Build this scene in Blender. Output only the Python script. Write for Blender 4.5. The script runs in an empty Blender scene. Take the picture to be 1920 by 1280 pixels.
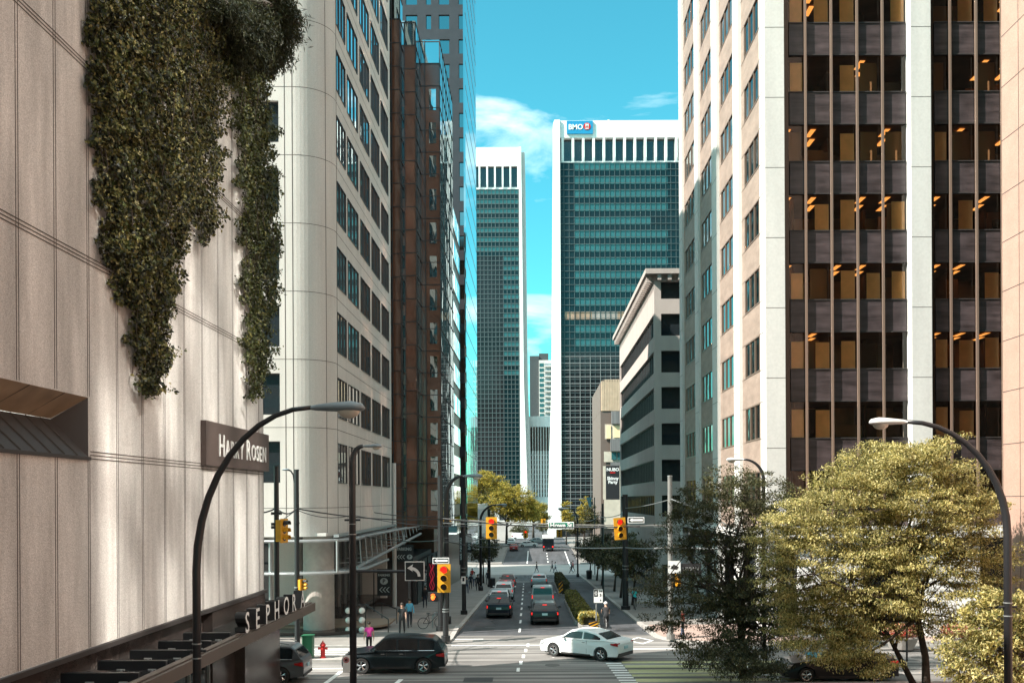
import bpy, math, random
import numpy as np
from mathutils import Vector, Matrix

S = bpy.context.scene
COL = S.collection
R = math.radians

# ------------------------------------------------------------------ camera
CAMZ, FPX, ROLL, CU, CV = 8.0, 1800.0, 0.005, 1003.0, 935.0
cam_d = bpy.data.cameras.new('camera')
cam = bpy.data.objects.new('camera', cam_d); COL.objects.link(cam)
cam_d.sensor_width = 36.0
cam_d.lens = 36.0 * FPX / 1920.0
cam_d.shift_x = (960 - CU) / 1920.0
cam_d.shift_y = (CV - 640) / 1920.0
cam_d.clip_start = 0.2
cam_d.clip_end = 5000
cam.location = (0, 0, CAMZ)
cam.rotation_euler = (R(90), ROLL, 0)
S.camera = cam

# ------------------------------------------------------------------ sky + sun
SUN_EL, SUN_AZ = R(42), math.atan2(-0.914, -0.407)      # azimuth clockwise from +Y
W = bpy.data.worlds.new("World"); S.world = W; W.use_nodes = True
nt = W.node_tree; nt.nodes.clear()
out = nt.nodes.new('ShaderNodeOutputWorld'); bg = nt.nodes.new('ShaderNodeBackground')
sky = nt.nodes.new('ShaderNodeTexSky'); sky.sky_type = 'NISHITA'; sky.sun_disc = False
sky.sun_elevation = SUN_EL; sky.sun_rotation = SUN_AZ; sky.air_density = 1.0; sky.dust_density = 0.6; sky.ozone_density = 1.0
tint = nt.nodes.new('ShaderNodeMix'); tint.data_type = 'RGBA'; tint.blend_type = 'MULTIPLY'
tint.inputs[0].default_value = 1.0; tint.inputs[7].default_value = (0.33, 1.22, 1.02, 1)
tc = nt.nodes.new('ShaderNodeTexCoord'); mp = nt.nodes.new('ShaderNodeMapping')
mp.inputs['Rotation'].default_value = (0, R(-18), R(12)); mp.inputs['Scale'].default_value = (3.2, 3.0, 9.0)
cl = nt.nodes.new('ShaderNodeTexNoise'); cl.inputs['Scale'].default_value = 1.5; cl.inputs['Detail'].default_value = 10
cl.inputs['Roughness'].default_value = 0.56; cl.inputs['Distortion'].default_value = 0.8
cr = nt.nodes.new('ShaderNodeValToRGB'); cr.color_ramp.elements[0].position = 0.50; cr.color_ramp.elements[1].position = 0.88
cm = nt.nodes.new('ShaderNodeMix'); cm.data_type = 'RGBA'; cm.inputs[7].default_value = (9.6, 10.4, 9.9, 1)
L = nt.links
L.new(sky.outputs[0], tint.inputs[6]); L.new(tc.outputs['Generated'], mp.inputs[0]); L.new(mp.outputs[0], cl.inputs[0])
# unseen thicker cloud added overhead to whiten the ambient light
sx_ = nt.nodes.new('ShaderNodeSeparateXYZ'); L.new(tc.outputs['Generated'], sx_.inputs[0])
hi = nt.nodes.new('ShaderNodeMapRange'); hi.inputs[1].default_value = 0.50; hi.inputs[2].default_value = 0.85; hi.inputs[3].default_value = 0.0; hi.inputs[4].default_value = 0.22
L.new(sx_.outputs[2], hi.inputs[0]); ad_ = nt.nodes.new('ShaderNodeMath'); ad_.operation = 'ADD'; L.new(cl.outputs['Fac'], ad_.inputs[0]); L.new(hi.outputs[0], ad_.inputs[1])
L.new(ad_.outputs[0], cr.inputs[0]); L.new(cr.outputs[0], cm.inputs[0]); L.new(tint.outputs[2], cm.inputs[6])
L.new(cm.outputs[2], bg.inputs[0]); bg.inputs[1].default_value = 0.10; L.new(bg.outputs[0], out.inputs[0])

sd = bpy.data.lights.new('sun', 'SUN'); sd.energy = 5.0; sd.angle = R(0.55); sd.color = (1.0, 0.93, 0.84)
sun = bpy.data.objects.new('sun', sd); COL.objects.link(sun)
sun_to = Vector((-0.914 * math.cos(SUN_EL), -0.407 * math.cos(SUN_EL), math.sin(SUN_EL)))
sun.rotation_euler = sun_to.to_track_quat('Z', 'Y').to_euler()
sun.location = (-40, -30, 60)

S.view_settings.view_transform = 'Standard'; S.view_settings.look = 'None'
S.view_settings.exposure = 1.22; S.view_settings.gamma = 1.0
S.cycles.use_denoising = True
S.cycles.max_bounces = 7; S.cycles.diffuse_bounces = 3; S.cycles.glossy_bounces = 3; S.cycles.transparent_max_bounces = 10
S.cycles.caustics_reflective = True; S.cycles.sample_clamp_indirect = 60; S.cycles.use_guiding = True; S.cycles.use_surface_guiding = True; S.cycles.use_volume_guiding = False; S.cycles.surface_guiding_probability = 0.6; S.cycles.blur_glossy = 0.0; S.cycles.caustics_refractive = False

# ------------------------------------------------------------------ helpers
def P(u, v, Y):
    du, dv = u - CU, v - CV
    return Vector(((du - ROLL * dv) * Y / FPX, Y, CAMZ - (dv + ROLL * du) * Y / FPX))
def PX(u, v, X):            # point on the plane x = X seen at pixel (u, v)
    du, dv = u - CU, v - CV
    return P(u, v, X * FPX / (du - ROLL * dv))

def gz(Y):                  # ground height along the street
    if Y < 56: return 0.0
    if Y < 152: return -0.042 * (Y - 56)
    if Y < 176: return -4.03
    if Y < 206: return -4.03 + 0.93 * (Y - 176) / 30
    return -3.1

MATS = {}
def mat(name, col, rough=0.8, metal=0.0, spec=0.5, noise=None, bump=None, emis=None, streak=None, coat=0.0, wave=None):
    if name in MATS: return MATS[name]
    m = bpy.data.materials.new(name); m.use_nodes = True
    n = m.node_tree.nodes; l = m.node_tree.links
    b = n['Principled BSDF']
    c = tuple(col) + (1,)
    b.inputs['Base Color'].default_value = c; b.inputs['Roughness'].default_value = rough
    b.inputs['Metallic'].default_value = metal; b.inputs['Specular IOR Level'].default_value = spec
    if coat: b.inputs['Coat Weight'].default_value = coat; b.inputs['Coat Roughness'].default_value = 0.05
    geo = n.new('ShaderNodeNewGeometry')
    last = None
    def mul(fac_out, lo, hi, prev, scale_note=None):
        mr = n.new('ShaderNodeMapRange'); mr.inputs[1].default_value = 0.3; mr.inputs[2].default_value = 0.7
        mr.inputs[3].default_value = lo; mr.inputs[4].default_value = hi
        l.new(fac_out, mr.inputs[0])
        mx = n.new('ShaderNodeMix'); mx.data_type = 'RGBA'; mx.blend_type = 'MULTIPLY'; mx.inputs[0].default_value = 1
        if prev is None: mx.inputs[6].default_value = c
        else: l.new(prev, mx.inputs[6])
        cb = n.new('ShaderNodeCombineColor')
        for k in range(3): l.new(mr.outputs[0], cb.inputs[k])
        l.new(cb.outputs[0], mx.inputs[7])
        return mx.outputs[2]
    for (sc, amt) in (noise or []):
        t = n.new('ShaderNodeTexNoise'); t.inputs['Detail'].default_value = 4
        l.new(geo.outputs['Position'], t.inputs[0])
        if isinstance(sc, tuple):
            mpn = n.new('ShaderNodeMapping'); mpn.inputs['Scale'].default_value = sc
            l.new(geo.outputs['Position'], mpn.inputs[0]); l.new(mpn.outputs[0], t.inputs[0]); t.inputs['Scale'].default_value = 1
        else: t.inputs['Scale'].default_value = sc
        last = mul(t.outputs['Fac'], 1 - amt, 1 + amt, last)
    if last is not None: l.new(last, b.inputs['Base Color'])
    if bump:
        t = n.new('ShaderNodeTexNoise'); t.inputs['Scale'].default_value = bump[0]; t.inputs['Detail'].default_value = 3
        l.new(geo.outputs['Position'], t.inputs[0])
        if len(bump) > 2:
            mpn = n.new('ShaderNodeMapping'); mpn.inputs['Scale'].default_value = bump[2]
            l.new(geo.outputs['Position'], mpn.inputs[0]); l.new(mpn.outputs[0], t.inputs[0])
        bp = n.new('ShaderNodeBump'); bp.inputs['Strength'].default_value = bump[1]; bp.inputs['Distance'].default_value = 0.05
        l.new(t.outputs['Fac'], bp.inputs['Height']); l.new(bp.outputs[0], b.inputs['Normal'])
    if emis:
        b.inputs['Emission Color'].default_value = tuple(emis[0]) + (1,); b.inputs['Emission Strength'].default_value = emis[1]
    MATS[name] = m
    return m

def glass_tint(name, col, refl=0.12):      # see-through tinted pane
    if name in MATS: return MATS[name]
    m = bpy.data.materials.new(name); m.use_nodes = True
    n = m.node_tree.nodes; l = m.node_tree.links; n.clear()
    o = n.new('ShaderNodeOutputMaterial'); mx = n.new('ShaderNodeMixShader'); tr = n.new('ShaderNodeBsdfTransparent')
    g = n.new('ShaderNodeBsdfGlossy'); fr = n.new('ShaderNodeFresnel'); fr.inputs[0].default_value = 1.6
    ad = n.new('ShaderNodeMath'); ad.operation = 'ADD'; ad.inputs[1].default_value = refl; ad.use_clamp = True
    tr.inputs[0].default_value = tuple(col) + (1,); g.inputs['Roughness'].default_value = 0.03
    l.new(fr.outputs[0], ad.inputs[0]); l.new(ad.outputs[0], mx.inputs[0]); l.new(tr.outputs[0], mx.inputs[1]); l.new(g.outputs[0], mx.inputs[2])
    l.new(mx.outputs[0], o.inputs[0]); MATS[name] = m
    return m

def leafmat(name, col, tl=0.35):
    if name in MATS: return MATS[name]
    m = bpy.data.materials.new(name); m.use_nodes = True
    n = m.node_tree.nodes; l = m.node_tree.links; n.clear()
    o = n.new('ShaderNodeOutputMaterial'); mx = n.new('ShaderNodeMixShader'); d = n.new('ShaderNodeBsdfPrincipled'); t = n.new('ShaderNodeBsdfTranslucent')
    d.inputs['Roughness'].default_value = 0.55; d.inputs['Specular IOR Level'].default_value = 0.35
    geo = n.new('ShaderNodeNewGeometry'); ns = n.new('ShaderNodeTexNoise'); ns.inputs['Scale'].default_value = 1.3
    l.new(geo.outputs['Position'], ns.inputs[0])
    cr = n.new('ShaderNodeValToRGB'); cr.color_ramp.elements[0].position = 0.35; cr.color_ramp.elements[1].position = 0.65
    cr.color_ramp.elements[0].color = tuple(c * 0.7 for c in col) + (1,); cr.color_ramp.elements[1].color = tuple(min(1, c * 1.3) for c in col) + (1,)
    l.new(ns.outputs['Fac'], cr.inputs[0]); l.new(cr.outputs[0], d.inputs['Base Color']); l.new(cr.outputs[0], t.inputs[0])
    mx.inputs[0].default_value = tl
    l.new(d.outputs[0], mx.inputs[1]); l.new(t.outputs[0], mx.inputs[2]); l.new(mx.outputs[0], o.inputs[0]); MATS[name] = m
    return m

ORG = {}
def tag(o, label=None, cat=None, group=None, kind=None):
    if label: o['label'] = label
    if cat: o['category'] = cat
    if group: o['group'] = group
    if kind: o['kind'] = kind
    return o
def thing(name, label, cat, loc=(0, 0, 0), group=None, kind=None):
    o = bpy.data.objects.new(name, None); COL.objects.link(o); o.empty_display_size = 0.5
    o.location = loc; ORG[o.name] = Vector(loc)
    return tag(o, label, cat, group, kind)

class MB:
    def __init__(s): s.v = []; s.f = []; s.m = []; s.mats = []
    def mi(s, m):
        if m not in s.mats: s.mats.append(m)
        return s.mats.index(m)
    def add(s, vs, fs, m):
        k = len(s.v); i = s.mi(m)
        s.v += [tuple(x) for x in vs]; s.f += [tuple(a + k for a in f) for f in fs]; s.m += [i] * len(fs); return s
    def box(s, x0, x1, y0, y1, z0, z1, m):
        return s.add([(x0,y0,z0),(x1,y0,z0),(x1,y1,z0),(x0,y1,z0),(x0,y0,z1),(x1,y0,z1),(x1,y1,z1),(x0,y1,z1)],
                     [(0,3,2,1),(4,5,6,7),(0,1,5,4),(1,2,6,5),(2,3,7,6),(3,0,4,7)], m)
    def obox(s, O, U, N, u0, u1, v0, v1, d0, d1, m):
        O = Vector(O); U = Vector(U); N = Vector(N); Z = Vector((0, 0, 1))
        q = [O + U * a + Z * b + N * c for c in (d0, d1) for a, b in ((u0, v0), (u1, v0), (u1, v1), (u0, v1))]
        return s.add(q, [(0,3,2,1),(4,5,6,7),(0,1,5,4),(1,2,6,5),(2,3,7,6),(3,0,4,7)], m)
    def prism(s, poly, z0, z1, m, cap=True):
        n = len(poly)
        vs = [(x, y, z0) for x, y in poly] + [(x, y, z1) for x, y in poly]
        fs = [(i, (i + 1) % n, n + (i + 1) % n, n + i) for i in range(n)]
        if cap: fs += [tuple(range(n - 1, -1, -1)), tuple(range(n, 2 * n))]
        return s.add(vs, fs, m)
    def xprism(s, poly, y0, y1, m, axis='y'):    # polygon in (x,z) extruded along y, or in (y,z) extruded along x
        n = len(poly)
        if axis == 'y': vs = [(a, y0, b) for a, b in poly] + [(a, y1, b) for a, b in poly]
        else: vs = [(y0, a, b) for a, b in poly] + [(y1, a, b) for a, b in poly]
        fs = [(i, (i + 1) % n, n + (i + 1) % n, n + i) for i in range(n)] + [tuple(range(n - 1, -1, -1)), tuple(range(n, 2 * n))]
        return s.add(vs, fs, m)
    def tube(s, pts, r, m, n=8, caps=True):
        pts = [Vector(p) for p in pts]
        if not hasattr(r, '__len__'): r = [r] * len(pts)
        vs = []; ref = None
        for i, p in enumerate(pts):
            d = (pts[min(i + 1, len(pts) - 1)] - pts[max(i - 1, 0)])
            d = d.normalized() if d.length > 1e-9 else Vector((0, 0, 1))
            if ref is None: ref = Vector((1, 0, 0)) if abs(d.x) < 0.8 else Vector((0, 1, 0))
            a = (ref - d * ref.dot(d)).normalized(); b = d.cross(a); ref = a
            vs += [p + (a * math.cos(2 * math.pi * k / n) + b * math.sin(2 * math.pi * k / n)) * r[i] for k in range(n)]
        fs = [(i * n + k, i * n + (k + 1) % n, (i + 1) * n + (k + 1) % n, (i + 1) * n + k) for i in range(len(pts) - 1) for k in range(n)]
        if caps: fs += [tuple(range(n - 1, -1, -1)), tuple((len(pts) - 1) * n + k for k in range(n))]
        return s.add(vs, fs, m)
    def lathe(s, prof, c, m, n=20):              # profile of (radius, z) about the vertical through c
        c = Vector(c); return s.tube([c + Vector((0, 0, z)) for _, z in prof], [max(r_, 1e-4) for r_, _ in prof], m, n) if False else s._lathe(prof, c, m, n)
    def _lathe(s, prof, c, m, n):
        vs = [(c.x + r_ * math.cos(2 * math.pi * k / n), c.y + r_ * math.sin(2 * math.pi * k / n), c.z + z) for r_, z in prof for k in range(n)]
        fs = [(i * n + k, i * n + (k + 1) % n, (i + 1) * n + (k + 1) % n, (i + 1) * n + k) for i in range(len(prof) - 1) for k in range(n)]
        fs += [tuple(range(n - 1, -1, -1)), tuple((len(prof) - 1) * n + k for k in range(n))]
        return s.add(vs, fs, m)
    def ball(s, c, r, m, n=12, sc=(1, 1, 1)):
        c = Vector(c); k = n // 2; vs = []; fs = []
        for i in range(k + 1):
            t = math.pi * i / k
            for j in range(n):
                a = 2 * math.pi * j / n
                vs.append((c.x + r * sc[0] * math.sin(t) * math.cos(a), c.y + r * sc[1] * math.sin(t) * math.sin(a), c.z + r * sc[2] * math.cos(t)))
        fs = [(i * n + j, (i + 1) * n + j, (i + 1) * n + (j + 1) % n, i * n + (j + 1) % n) for i in range(k) for j in range(n)]
        return s.add(vs, fs, m)
    def xf(s, M):
        s.v = [tuple(M @ Vector(x)) for x in s.v]; return s
    def build(s, name, parent=None, label=None, cat=None, group=None, kind=None, smooth=False):
        me = bpy.data.meshes.new(name)
        o0 = Vector((0, 0, 0))
        if parent is not None: o0 = ORG[parent.name]
        me.from_pydata([(a - o0.x, b - o0.y, c - o0.z) for a, b, c in s.v], [], s.f)
        for m in s.mats: me.materials.append(m)
        me.polygons.foreach_set('material_index', s.m)
        if smooth: me.polygons.foreach_set('use_smooth', [True] * len(s.f))
        me.update()
        o = bpy.data.objects.new(name, me); COL.objects.link(o)
        if parent is not None: o.parent = parent; ORG[o.name] = o0
        return tag(o, label, cat, group, kind)

def copy_tree(o, loc=None, rz=None, parent=None, label=None):
    c = o.copy(); COL.objects.link(c); c.parent = parent
    if label: c['label'] = label
    if loc is not None: c.location = loc
    if rz is not None: c.rotation_euler = (0, 0, rz)
    for ch in o.children: copy_tree(ch, parent=c)
    return c

def facade(mb, O, U, N, us, vs, hole, depth, m):
    """solid wall of cells us x vs; cells where hole(i, j) are openings with reveals; returns the openings"""
    O = Vector(O); U = Vector(U); N = Vector(N); Z = Vector((0, 0, 1)); res = []
    for j in range(len(vs) - 1):
        i = 0
        while i < len(us) - 1:
            if hole(i, j):
                a, b, c, d = us[i], us[i + 1], vs[j], vs[j + 1]
                q = [O + U * x + Z * y for x, y in ((a, c), (b, c), (b, d), (a, d))]
                vv = q + [p - N * depth for p in q]
                mb.add(vv, [(0, 1, 5, 4), (1, 2, 6, 5), (2, 3, 7, 6), (3, 0, 4, 7)], m)
                res.append((a, b, c, d, i, j)); i += 1
            else:
                k = i
                while k < len(us) - 1 and not hole(k, j): k += 1
                a, b, c, d = us[i], us[k], vs[j], vs[j + 1]
                mb.add([O + U * x + Z * y for x, y in ((a, c), (b, c), (b, d), (a, d))], [(0, 1, 2, 3)], m); i = k
    return res

def window(root, O, U, N, rect, depth, glass, frame, nm=0, fw=0.06, name='window', nh=0, kind=None, rects=None):
    mb = MB(); O = Vector(O); U = Vector(U); N = Vector(N); Z = Vector((0, 0, 1))
    for (a, b, c, d) in (rects or [rect[:4]]):
        e = depth - 0.03
        mb.add([O + U * x + Z * y - N * e for x, y in ((a + .004, c + .004), (b - .004, c + .004), (b - .004, d - .004), (a + .004, d - .004))], [(0, 1, 2, 3)], glass)
        if frame:
            F = lambda u0, u1, v0, v1: mb.obox(O, U, N, u0, u1, v0, v1, -e + .003, -e + .07, frame)
            F(a + .003, a + fw, c + .003, d - .003); F(b - fw, b - .003, c + .003, d - .003)
            F(a + fw, b - fw, c + .003, c + fw); F(a + fw, b - fw, d - fw, d - .003)
            for k in range(nm):
                x = a + (b - a) * (k + 1) / (nm + 1); F(x - fw / 2, x + fw / 2, c + fw, d - fw)
            for k in range(nh):
                y = c + (d - c) * (k + 1) / (nh + 1)
                mb.obox(O, U, N, a + fw, b - fw, y - fw / 2, y + fw / 2, -e + .004, -e + .06, frame)
    return mb.build(name, root, kind=kind)

def text_mb(body, size, ext, m, side=None, bold=0.0):
    cu = bpy.data.curves.new('t', 'FONT'); cu.body = body; cu.size = size; cu.extrude = ext; cu.offset = bold
    cu.align_x = 'CENTER'; cu.align_y = 'CENTER'; cu.resolution_u = 3
    ob = bpy.data.objects.new('t', cu); COL.objects.link(ob)
    me = bpy.data.meshes.new_from_object(ob)
    mb = MB()
    vs = [tuple(v.co) for v in me.vertices]
    for p in me.polygons:
        mm = m if (side is None or abs(p.normal.z) > 0.5) else side
        i = mb.mi(mm); mb.f.append(tuple(p.vertices)); mb.m.append(i)
    mb.v = vs
    bpy.data.objects.remove(ob); bpy.data.meshes.remove(me); bpy.data.curves.remove(cu)
    return mb
def frameM(pos, U, N=None, sx=1.0):       # text local x -> U, local y -> up, local z -> normal
    U = Vector(U).normalized(); Z = Vector((0, 0, 1)); Nn = U.cross(Z)
    M = Matrix(((U.x * sx, Z.x, Nn.x, pos[0]), (U.y * sx, Z.y, Nn.y, pos[1]), (U.z * sx, Z.z, Nn.z, pos[2]), (0, 0, 0, 1)))
    return M

# ------------------------------------------------------------------ materials
M = dict(
 asphalt=mat('asphalt', (0.17, 0.16, 0.152), 0.85, noise=[(0.25, .15), ((0.07, 2.3, 1), .75), (30, .12)], bump=(60, .25)),  # long x streaks put the crossing's sun and shadow bands into the colour
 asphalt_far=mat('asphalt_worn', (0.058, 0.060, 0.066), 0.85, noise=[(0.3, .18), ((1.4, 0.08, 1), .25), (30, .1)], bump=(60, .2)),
 sidewalk=mat('sidewalk_concrete', (0.21, 0.195, 0.18), 0.9, noise=[(0.7, .16), (20, .08)], bump=(40, .15)),
 pave=mat('brick_paving', (0.33, 0.235, 0.20), 0.9, noise=[(2, .15), (15, .12)]),
 kerb=mat('kerb_concrete', (0.33, 0.31, 0.29), 0.9, noise=[(3, .15)]),
 paint=mat('road_paint', (0.72, 0.72, 0.70), 0.7, noise=[(3, .12), (25, .15)]),
 greenpaint=mat('green_lane_paint', (0.37, 0.36, 0.19), 0.8, noise=[((0.07, 2.3, 1), .5), (6, .12)]),  # streaks carry the sun and shadow bands on into this colour
 conc=mat('precast_concrete', (0.52, 0.50, 0.485), 0.92, noise=[((0.8, 0.8, 0.16), .26), ((2.6, 2.6, .3), .14), (38, .26)], bump=(45, .35)),  # vertical streaks: weather stains, plus reflected light patches put into the colour
 conc2=mat('pale_concrete', (0.53, 0.495, 0.46), 0.92, noise=[((1.2, 1.2, .15), .07), (30, .14)], bump=(45, .3)),
 groove=mat('panel_joint', (0.07, 0.06, 0.055), 0.9),
 granite=mat('dark_brown_granite', (0.055, 0.043, 0.040), 0.25, noise=[(2, .25), (40, .2)]),
 browngr=mat('brown_granite', (0.12, 0.062, 0.042), 0.3, noise=[(0.6, .2), (30, .15)]),
 darkgr=mat('dark_grey_granite', (0.036, 0.035, 0.041), 0.4, noise=[(0.8, .12), (18, .1)]),
 white=mat('white_cladding', (0.76, 0.75, 0.74), 0.7, noise=[(0.3, .05)]),
 offwhite=mat('offwhite_cladding', (0.56, 0.545, 0.52), 0.8, noise=[((.8, .8, .1), .08), (8, .05)]),
 greyconc=mat('grey_smooth_concrete', (0.40, 0.345, 0.315), 0.9, noise=[((.7, .7, .2), .08), (12, .08)]),
 pink=mat('pink_granite', (0.40, 0.25, 0.195), 0.8, noise=[(1.2, .07), (35, .2)], bump=(60, .1)),
 tanst=mat('tan_stone', (0.55, 0.42, 0.30), 0.8, noise=[(1, .1)]),
 brownst=mat('veined_brown_stone', (0.29, 0.215, 0.175), 0.6, noise=[((0.8, 0.8, 2.2), .16), (9, .12)]),
 dglass=mat('dark_glass', (0.018, 0.024, 0.028), 0.04, spec=0.9),
 mglass=mat('mirror_glass', (0.42, 0.50, 0.50), 0.02, 1.0, bump=(0.5, .35)),
 wglass=mat('wavy_mirror_glass', (0.52, 0.60, 0.62), 0.02, 1.0, bump=(0.33, .45, (1, 1, .45))),
 bglass=mat('brown_mirror_glass', (0.36, 0.27, 0.22), 0.03, 1.0, bump=(0.6, .7)),
 teal=mat('teal_spandrel_glass', (0.030, 0.115, 0.125), 0.15, spec=0.35, noise=[(0.3, .12)]),
 tealdark=mat('deep_teal_glass', (0.006, 0.018, 0.022), 0.08, spec=0.35),
 blindb=mat('brown_blind', (0.30, 0.20, 0.14), 0.8, noise=[((0.7, .7, .1), .5)]),
 blindt=mat('tan_roller_blind', (0.90, 0.64, 0.38), 0.8, noise=[(2, .08)]),
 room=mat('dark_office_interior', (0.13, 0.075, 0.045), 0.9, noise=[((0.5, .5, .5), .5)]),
 roomlight=mat('lit_ceiling_panel', (0.9, 0.6, 0.3), 0.5, emis=((1.0, 0.45, 0.12), .55)),
 spand=mat('streaked_spandrel_panel', (0.05, 0.038, 0.040), 0.35, noise=[((.6, .6, 5), .45), (1.3, .25)]),
 bronze=mat('bronze_mullion', (0.30, 0.21, 0.165), 0.4, 0.5),
 black=mat('black_metal', (0.018, 0.018, 0.020), 0.4, spec=.5),
 dark=mat('dark_trim', (0.035, 0.03, 0.03), 0.6),
 steel=mat('galvanised_steel', (0.30, 0.31, 0.31), 0.45, 0.5),
 greypole=mat('grey_pole_metal', (0.17, 0.165, 0.155), 0.6, noise=[(4, .2)]),
 lamphead=mat('grey_lamp_housing', (0.16, 0.20, 0.22), 0.45),
 lampwhite=mat('pale_lamp_housing', (0.55, 0.55, 0.53), 0.5),
 lens=mat('lamp_lens', (0.55, 0.50, 0.42), 0.08, spec=.9),
 yellow=mat('signal_yellow', (0.62, 0.29, 0.012), 0.5, noise=[(6, .08)]),
 red_on=mat('lit_red_lens', (0.8, 0.02, 0.01), 0.3, emis=((1.0, 0.012, 0.006), 0.9)),
 orange_on=mat('lit_orange_hand', (0.9, 0.2, 0.03), 0.3, emis=((1.0, 0.10, 0.01), 0.9)),
 lensoff=mat('unlit_lens', (0.03, 0.02, 0.015), 0.2),
 tail_on=mat('lit_tail_lamp', (0.7, 0.03, 0.02), 0.3, emis=((1.0, 0.02, 0.01), 0.7)),
 tail=mat('tail_lamp', (0.35, 0.015, 0.015), 0.12),
 head=mat('head_lamp', (0.55, 0.58, 0.6), 0.08),
 signwhite=mat('sign_white', (0.75, 0.75, 0.74), 0.5),
 signblack=mat('sign_black', (0.015, 0.015, 0.017), 0.5),
 signgreen=mat('sign_green', (0.01, 0.16, 0.10), 0.45),
 signbrown=mat('sign_brown', (0.075, 0.052, 0.046), 0.6, noise=[((1, 1, .3), .15)]),
 blue=mat('bank_sign_blue', (0.01, 0.22, 0.42), 0.4),
 redp=mat('red_paint', (0.50, 0.02, 0.018), 0.4),
 greenbin=mat('green_bin', (0.012, 0.12, 0.055), 0.5),
 tyre=mat('tyre_rubber', (0.02, 0.02, 0.02), 0.85),
 rim=mat('alloy_rim', (0.55, 0.55, 0.56), 0.25, 0.9),
 carglass=mat('car_window_glass', (0.008, 0.011, 0.013), 0.04, spec=.45),
 chrome=mat('chrome_trim', (0.7, 0.7, 0.7), 0.12, 1.0),
 plate=mat('licence_plate', (0.35, 0.55, 0.6), 0.5),
 bark=mat('tree_bark', (0.050, 0.038, 0.030), 0.95, noise=[(6, .3)], bump=(20, .6)),
 hedge=mat('hedge_core', (0.03, 0.03, 0.012), 0.95),
 skin=mat('skin', (0.42, 0.25, 0.18), 0.6),
 hair=mat('dark_hair', (0.03, 0.02, 0.015), 0.7),
 clear=mat('canopy_glass', (0.36, 0.40, 0.41), 0.08, spec=.9),
)
# ================================================================== GROUND
KN = [-60, 0, 30, 44, 56, 80, 104, 128, 152, 176, 191, 206, 260, 400, 900, 3000]
def ycuts(y0, y1): return [y0] + [k for k in KN if y0 + .01 < k < y1 - .01] + [y1]
def slab(mb, x0, x1, y0, y1, dz, m, th=0.0):
    ys = ycuts(y0, y1)
    for a, b in zip(ys[:-1], ys[1:]):
        za, zb = gz(a) + dz, gz(b) + dz
        if th:
            vs = [(x0,a,za),(x1,a,za),(x1,b,zb),(x0,b,zb),(x0,a,za-th),(x1,a,za-th),(x1,b,zb-th),(x0,b,zb-th)]
            mb.add(vs, [(0,1,2,3),(4,7,6,5),(0,4,5,1),(1,5,6,2),(2,6,7,3),(3,7,4,0)], m)
        else: mb.add([(x0,a,za),(x1,a,za),(x1,b,zb),(x0,b,zb)], [(0,1,2,3)], m)
def st(mb, name): return mb.build(name, kind='structure')
g = MB(); slab(g, -900, 900, -60, 3000, -0.02, M['sidewalk']); st(g, 'ground')
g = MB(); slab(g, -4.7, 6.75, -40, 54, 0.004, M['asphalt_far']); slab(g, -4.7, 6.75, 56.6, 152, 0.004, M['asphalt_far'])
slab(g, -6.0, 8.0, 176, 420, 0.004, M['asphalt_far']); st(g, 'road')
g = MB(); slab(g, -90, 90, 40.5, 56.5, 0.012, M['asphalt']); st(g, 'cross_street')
g = MB(); slab(g, -90, 90, 152.1, 175.9, 0.012, mat('pale_sunlit_asphalt', (0.33, 0.31, 0.29), 0.85, noise=[((.1, 1.2, 1), .2)])); st(g, 'far_cross_street')  # far crossing coloured paler to stand for the sunlight falling on it
def rounded(x0, x1, y0, y1, r, corners):       # footprint polygon with some rounded corners: 'sw','se','ne','nw'
    pts = []
    for c, cx, cy, a0 in (('sw', x0 + r, y0 + r, 180), ('se', x1 - r, y0 + r, 270), ('ne', x1 - r, y1 - r, 0), ('nw', x0 + r, y1 - r, 90)):
        if c in corners: pts += [(cx + r * math.cos(R(a0 + k * 15)), cy + r * math.sin(R(a0 + k * 15))) for k in range(7)]
        else: pts.append({'sw': (x0, y0), 'se': (x1, y0), 'ne': (x1, y1), 'nw': (x0, y1)}[c])
    return pts
# kerbs + sidewalks (kerb 0.14 m proud)
g = MB(); slab(g, -60, -5.0, 60, 151, 0.135, M['sidewalk'], .3); g.prism(rounded(-60, -5.0, 52.3, 59.9, 2.2, ('se',)), -.1, 0.135, M['sidewalk']); slab(g, -60, -5.0, 59.9, 60, 0.13, M['sidewalk'], .2); st(g, 'sidewalk_left_block')
g = MB(); g.prism(rounded(-60, -4.7, 52.0, 59.95, 2.5, ('se',)), -.1, 0.125, M['kerb']); slab(g, -4.99, -4.7, 60.0, 151, 0.14, M['kerb'], .3); st(g, 'kerb_left_block')
g = MB(); g.prism(rounded(7.05, 60, 52.8, 59.9, 3.2, ('sw',)), -.1, 0.135, M['pave']); slab(g, 7.05, 60, 60, 151, 0.135, M['sidewalk'], .3); st(g, 'sidewalk_right_block')
g = MB(); g.prism(rounded(6.75, 60, 52.5, 59.95, 3.5, ('sw',)), -.1, 0.125, M['kerb']); slab(g, 6.75, 7.04, 60.0, 151, 0.14, M['kerb'], .3); st(g, 'kerb_right_block')
g = MB(); g.box(-60, -8.9, 47.3, 48.5, -.1, 0.14, M['kerb']); g.box(-60, -11.0, -20, 40.2, -.1, .14, M['sidewalk']); st(g, 'sidewalk_left_corner')
g = MB(); g.prism(rounded(8.0, 60, -20, 41.0, 3.0, ('nw',)), -.1, 0.14, M['pave']); st(g, 'sidewalk_right_corner')
g = MB(); slab(g, -60, -6.2, 177, 420, 0.14, M['sidewalk'], .3); slab(g, 8.3, 60, 177, 275, .14, M['sidewalk'], .3); st(g, 'far_sidewalk')
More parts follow.
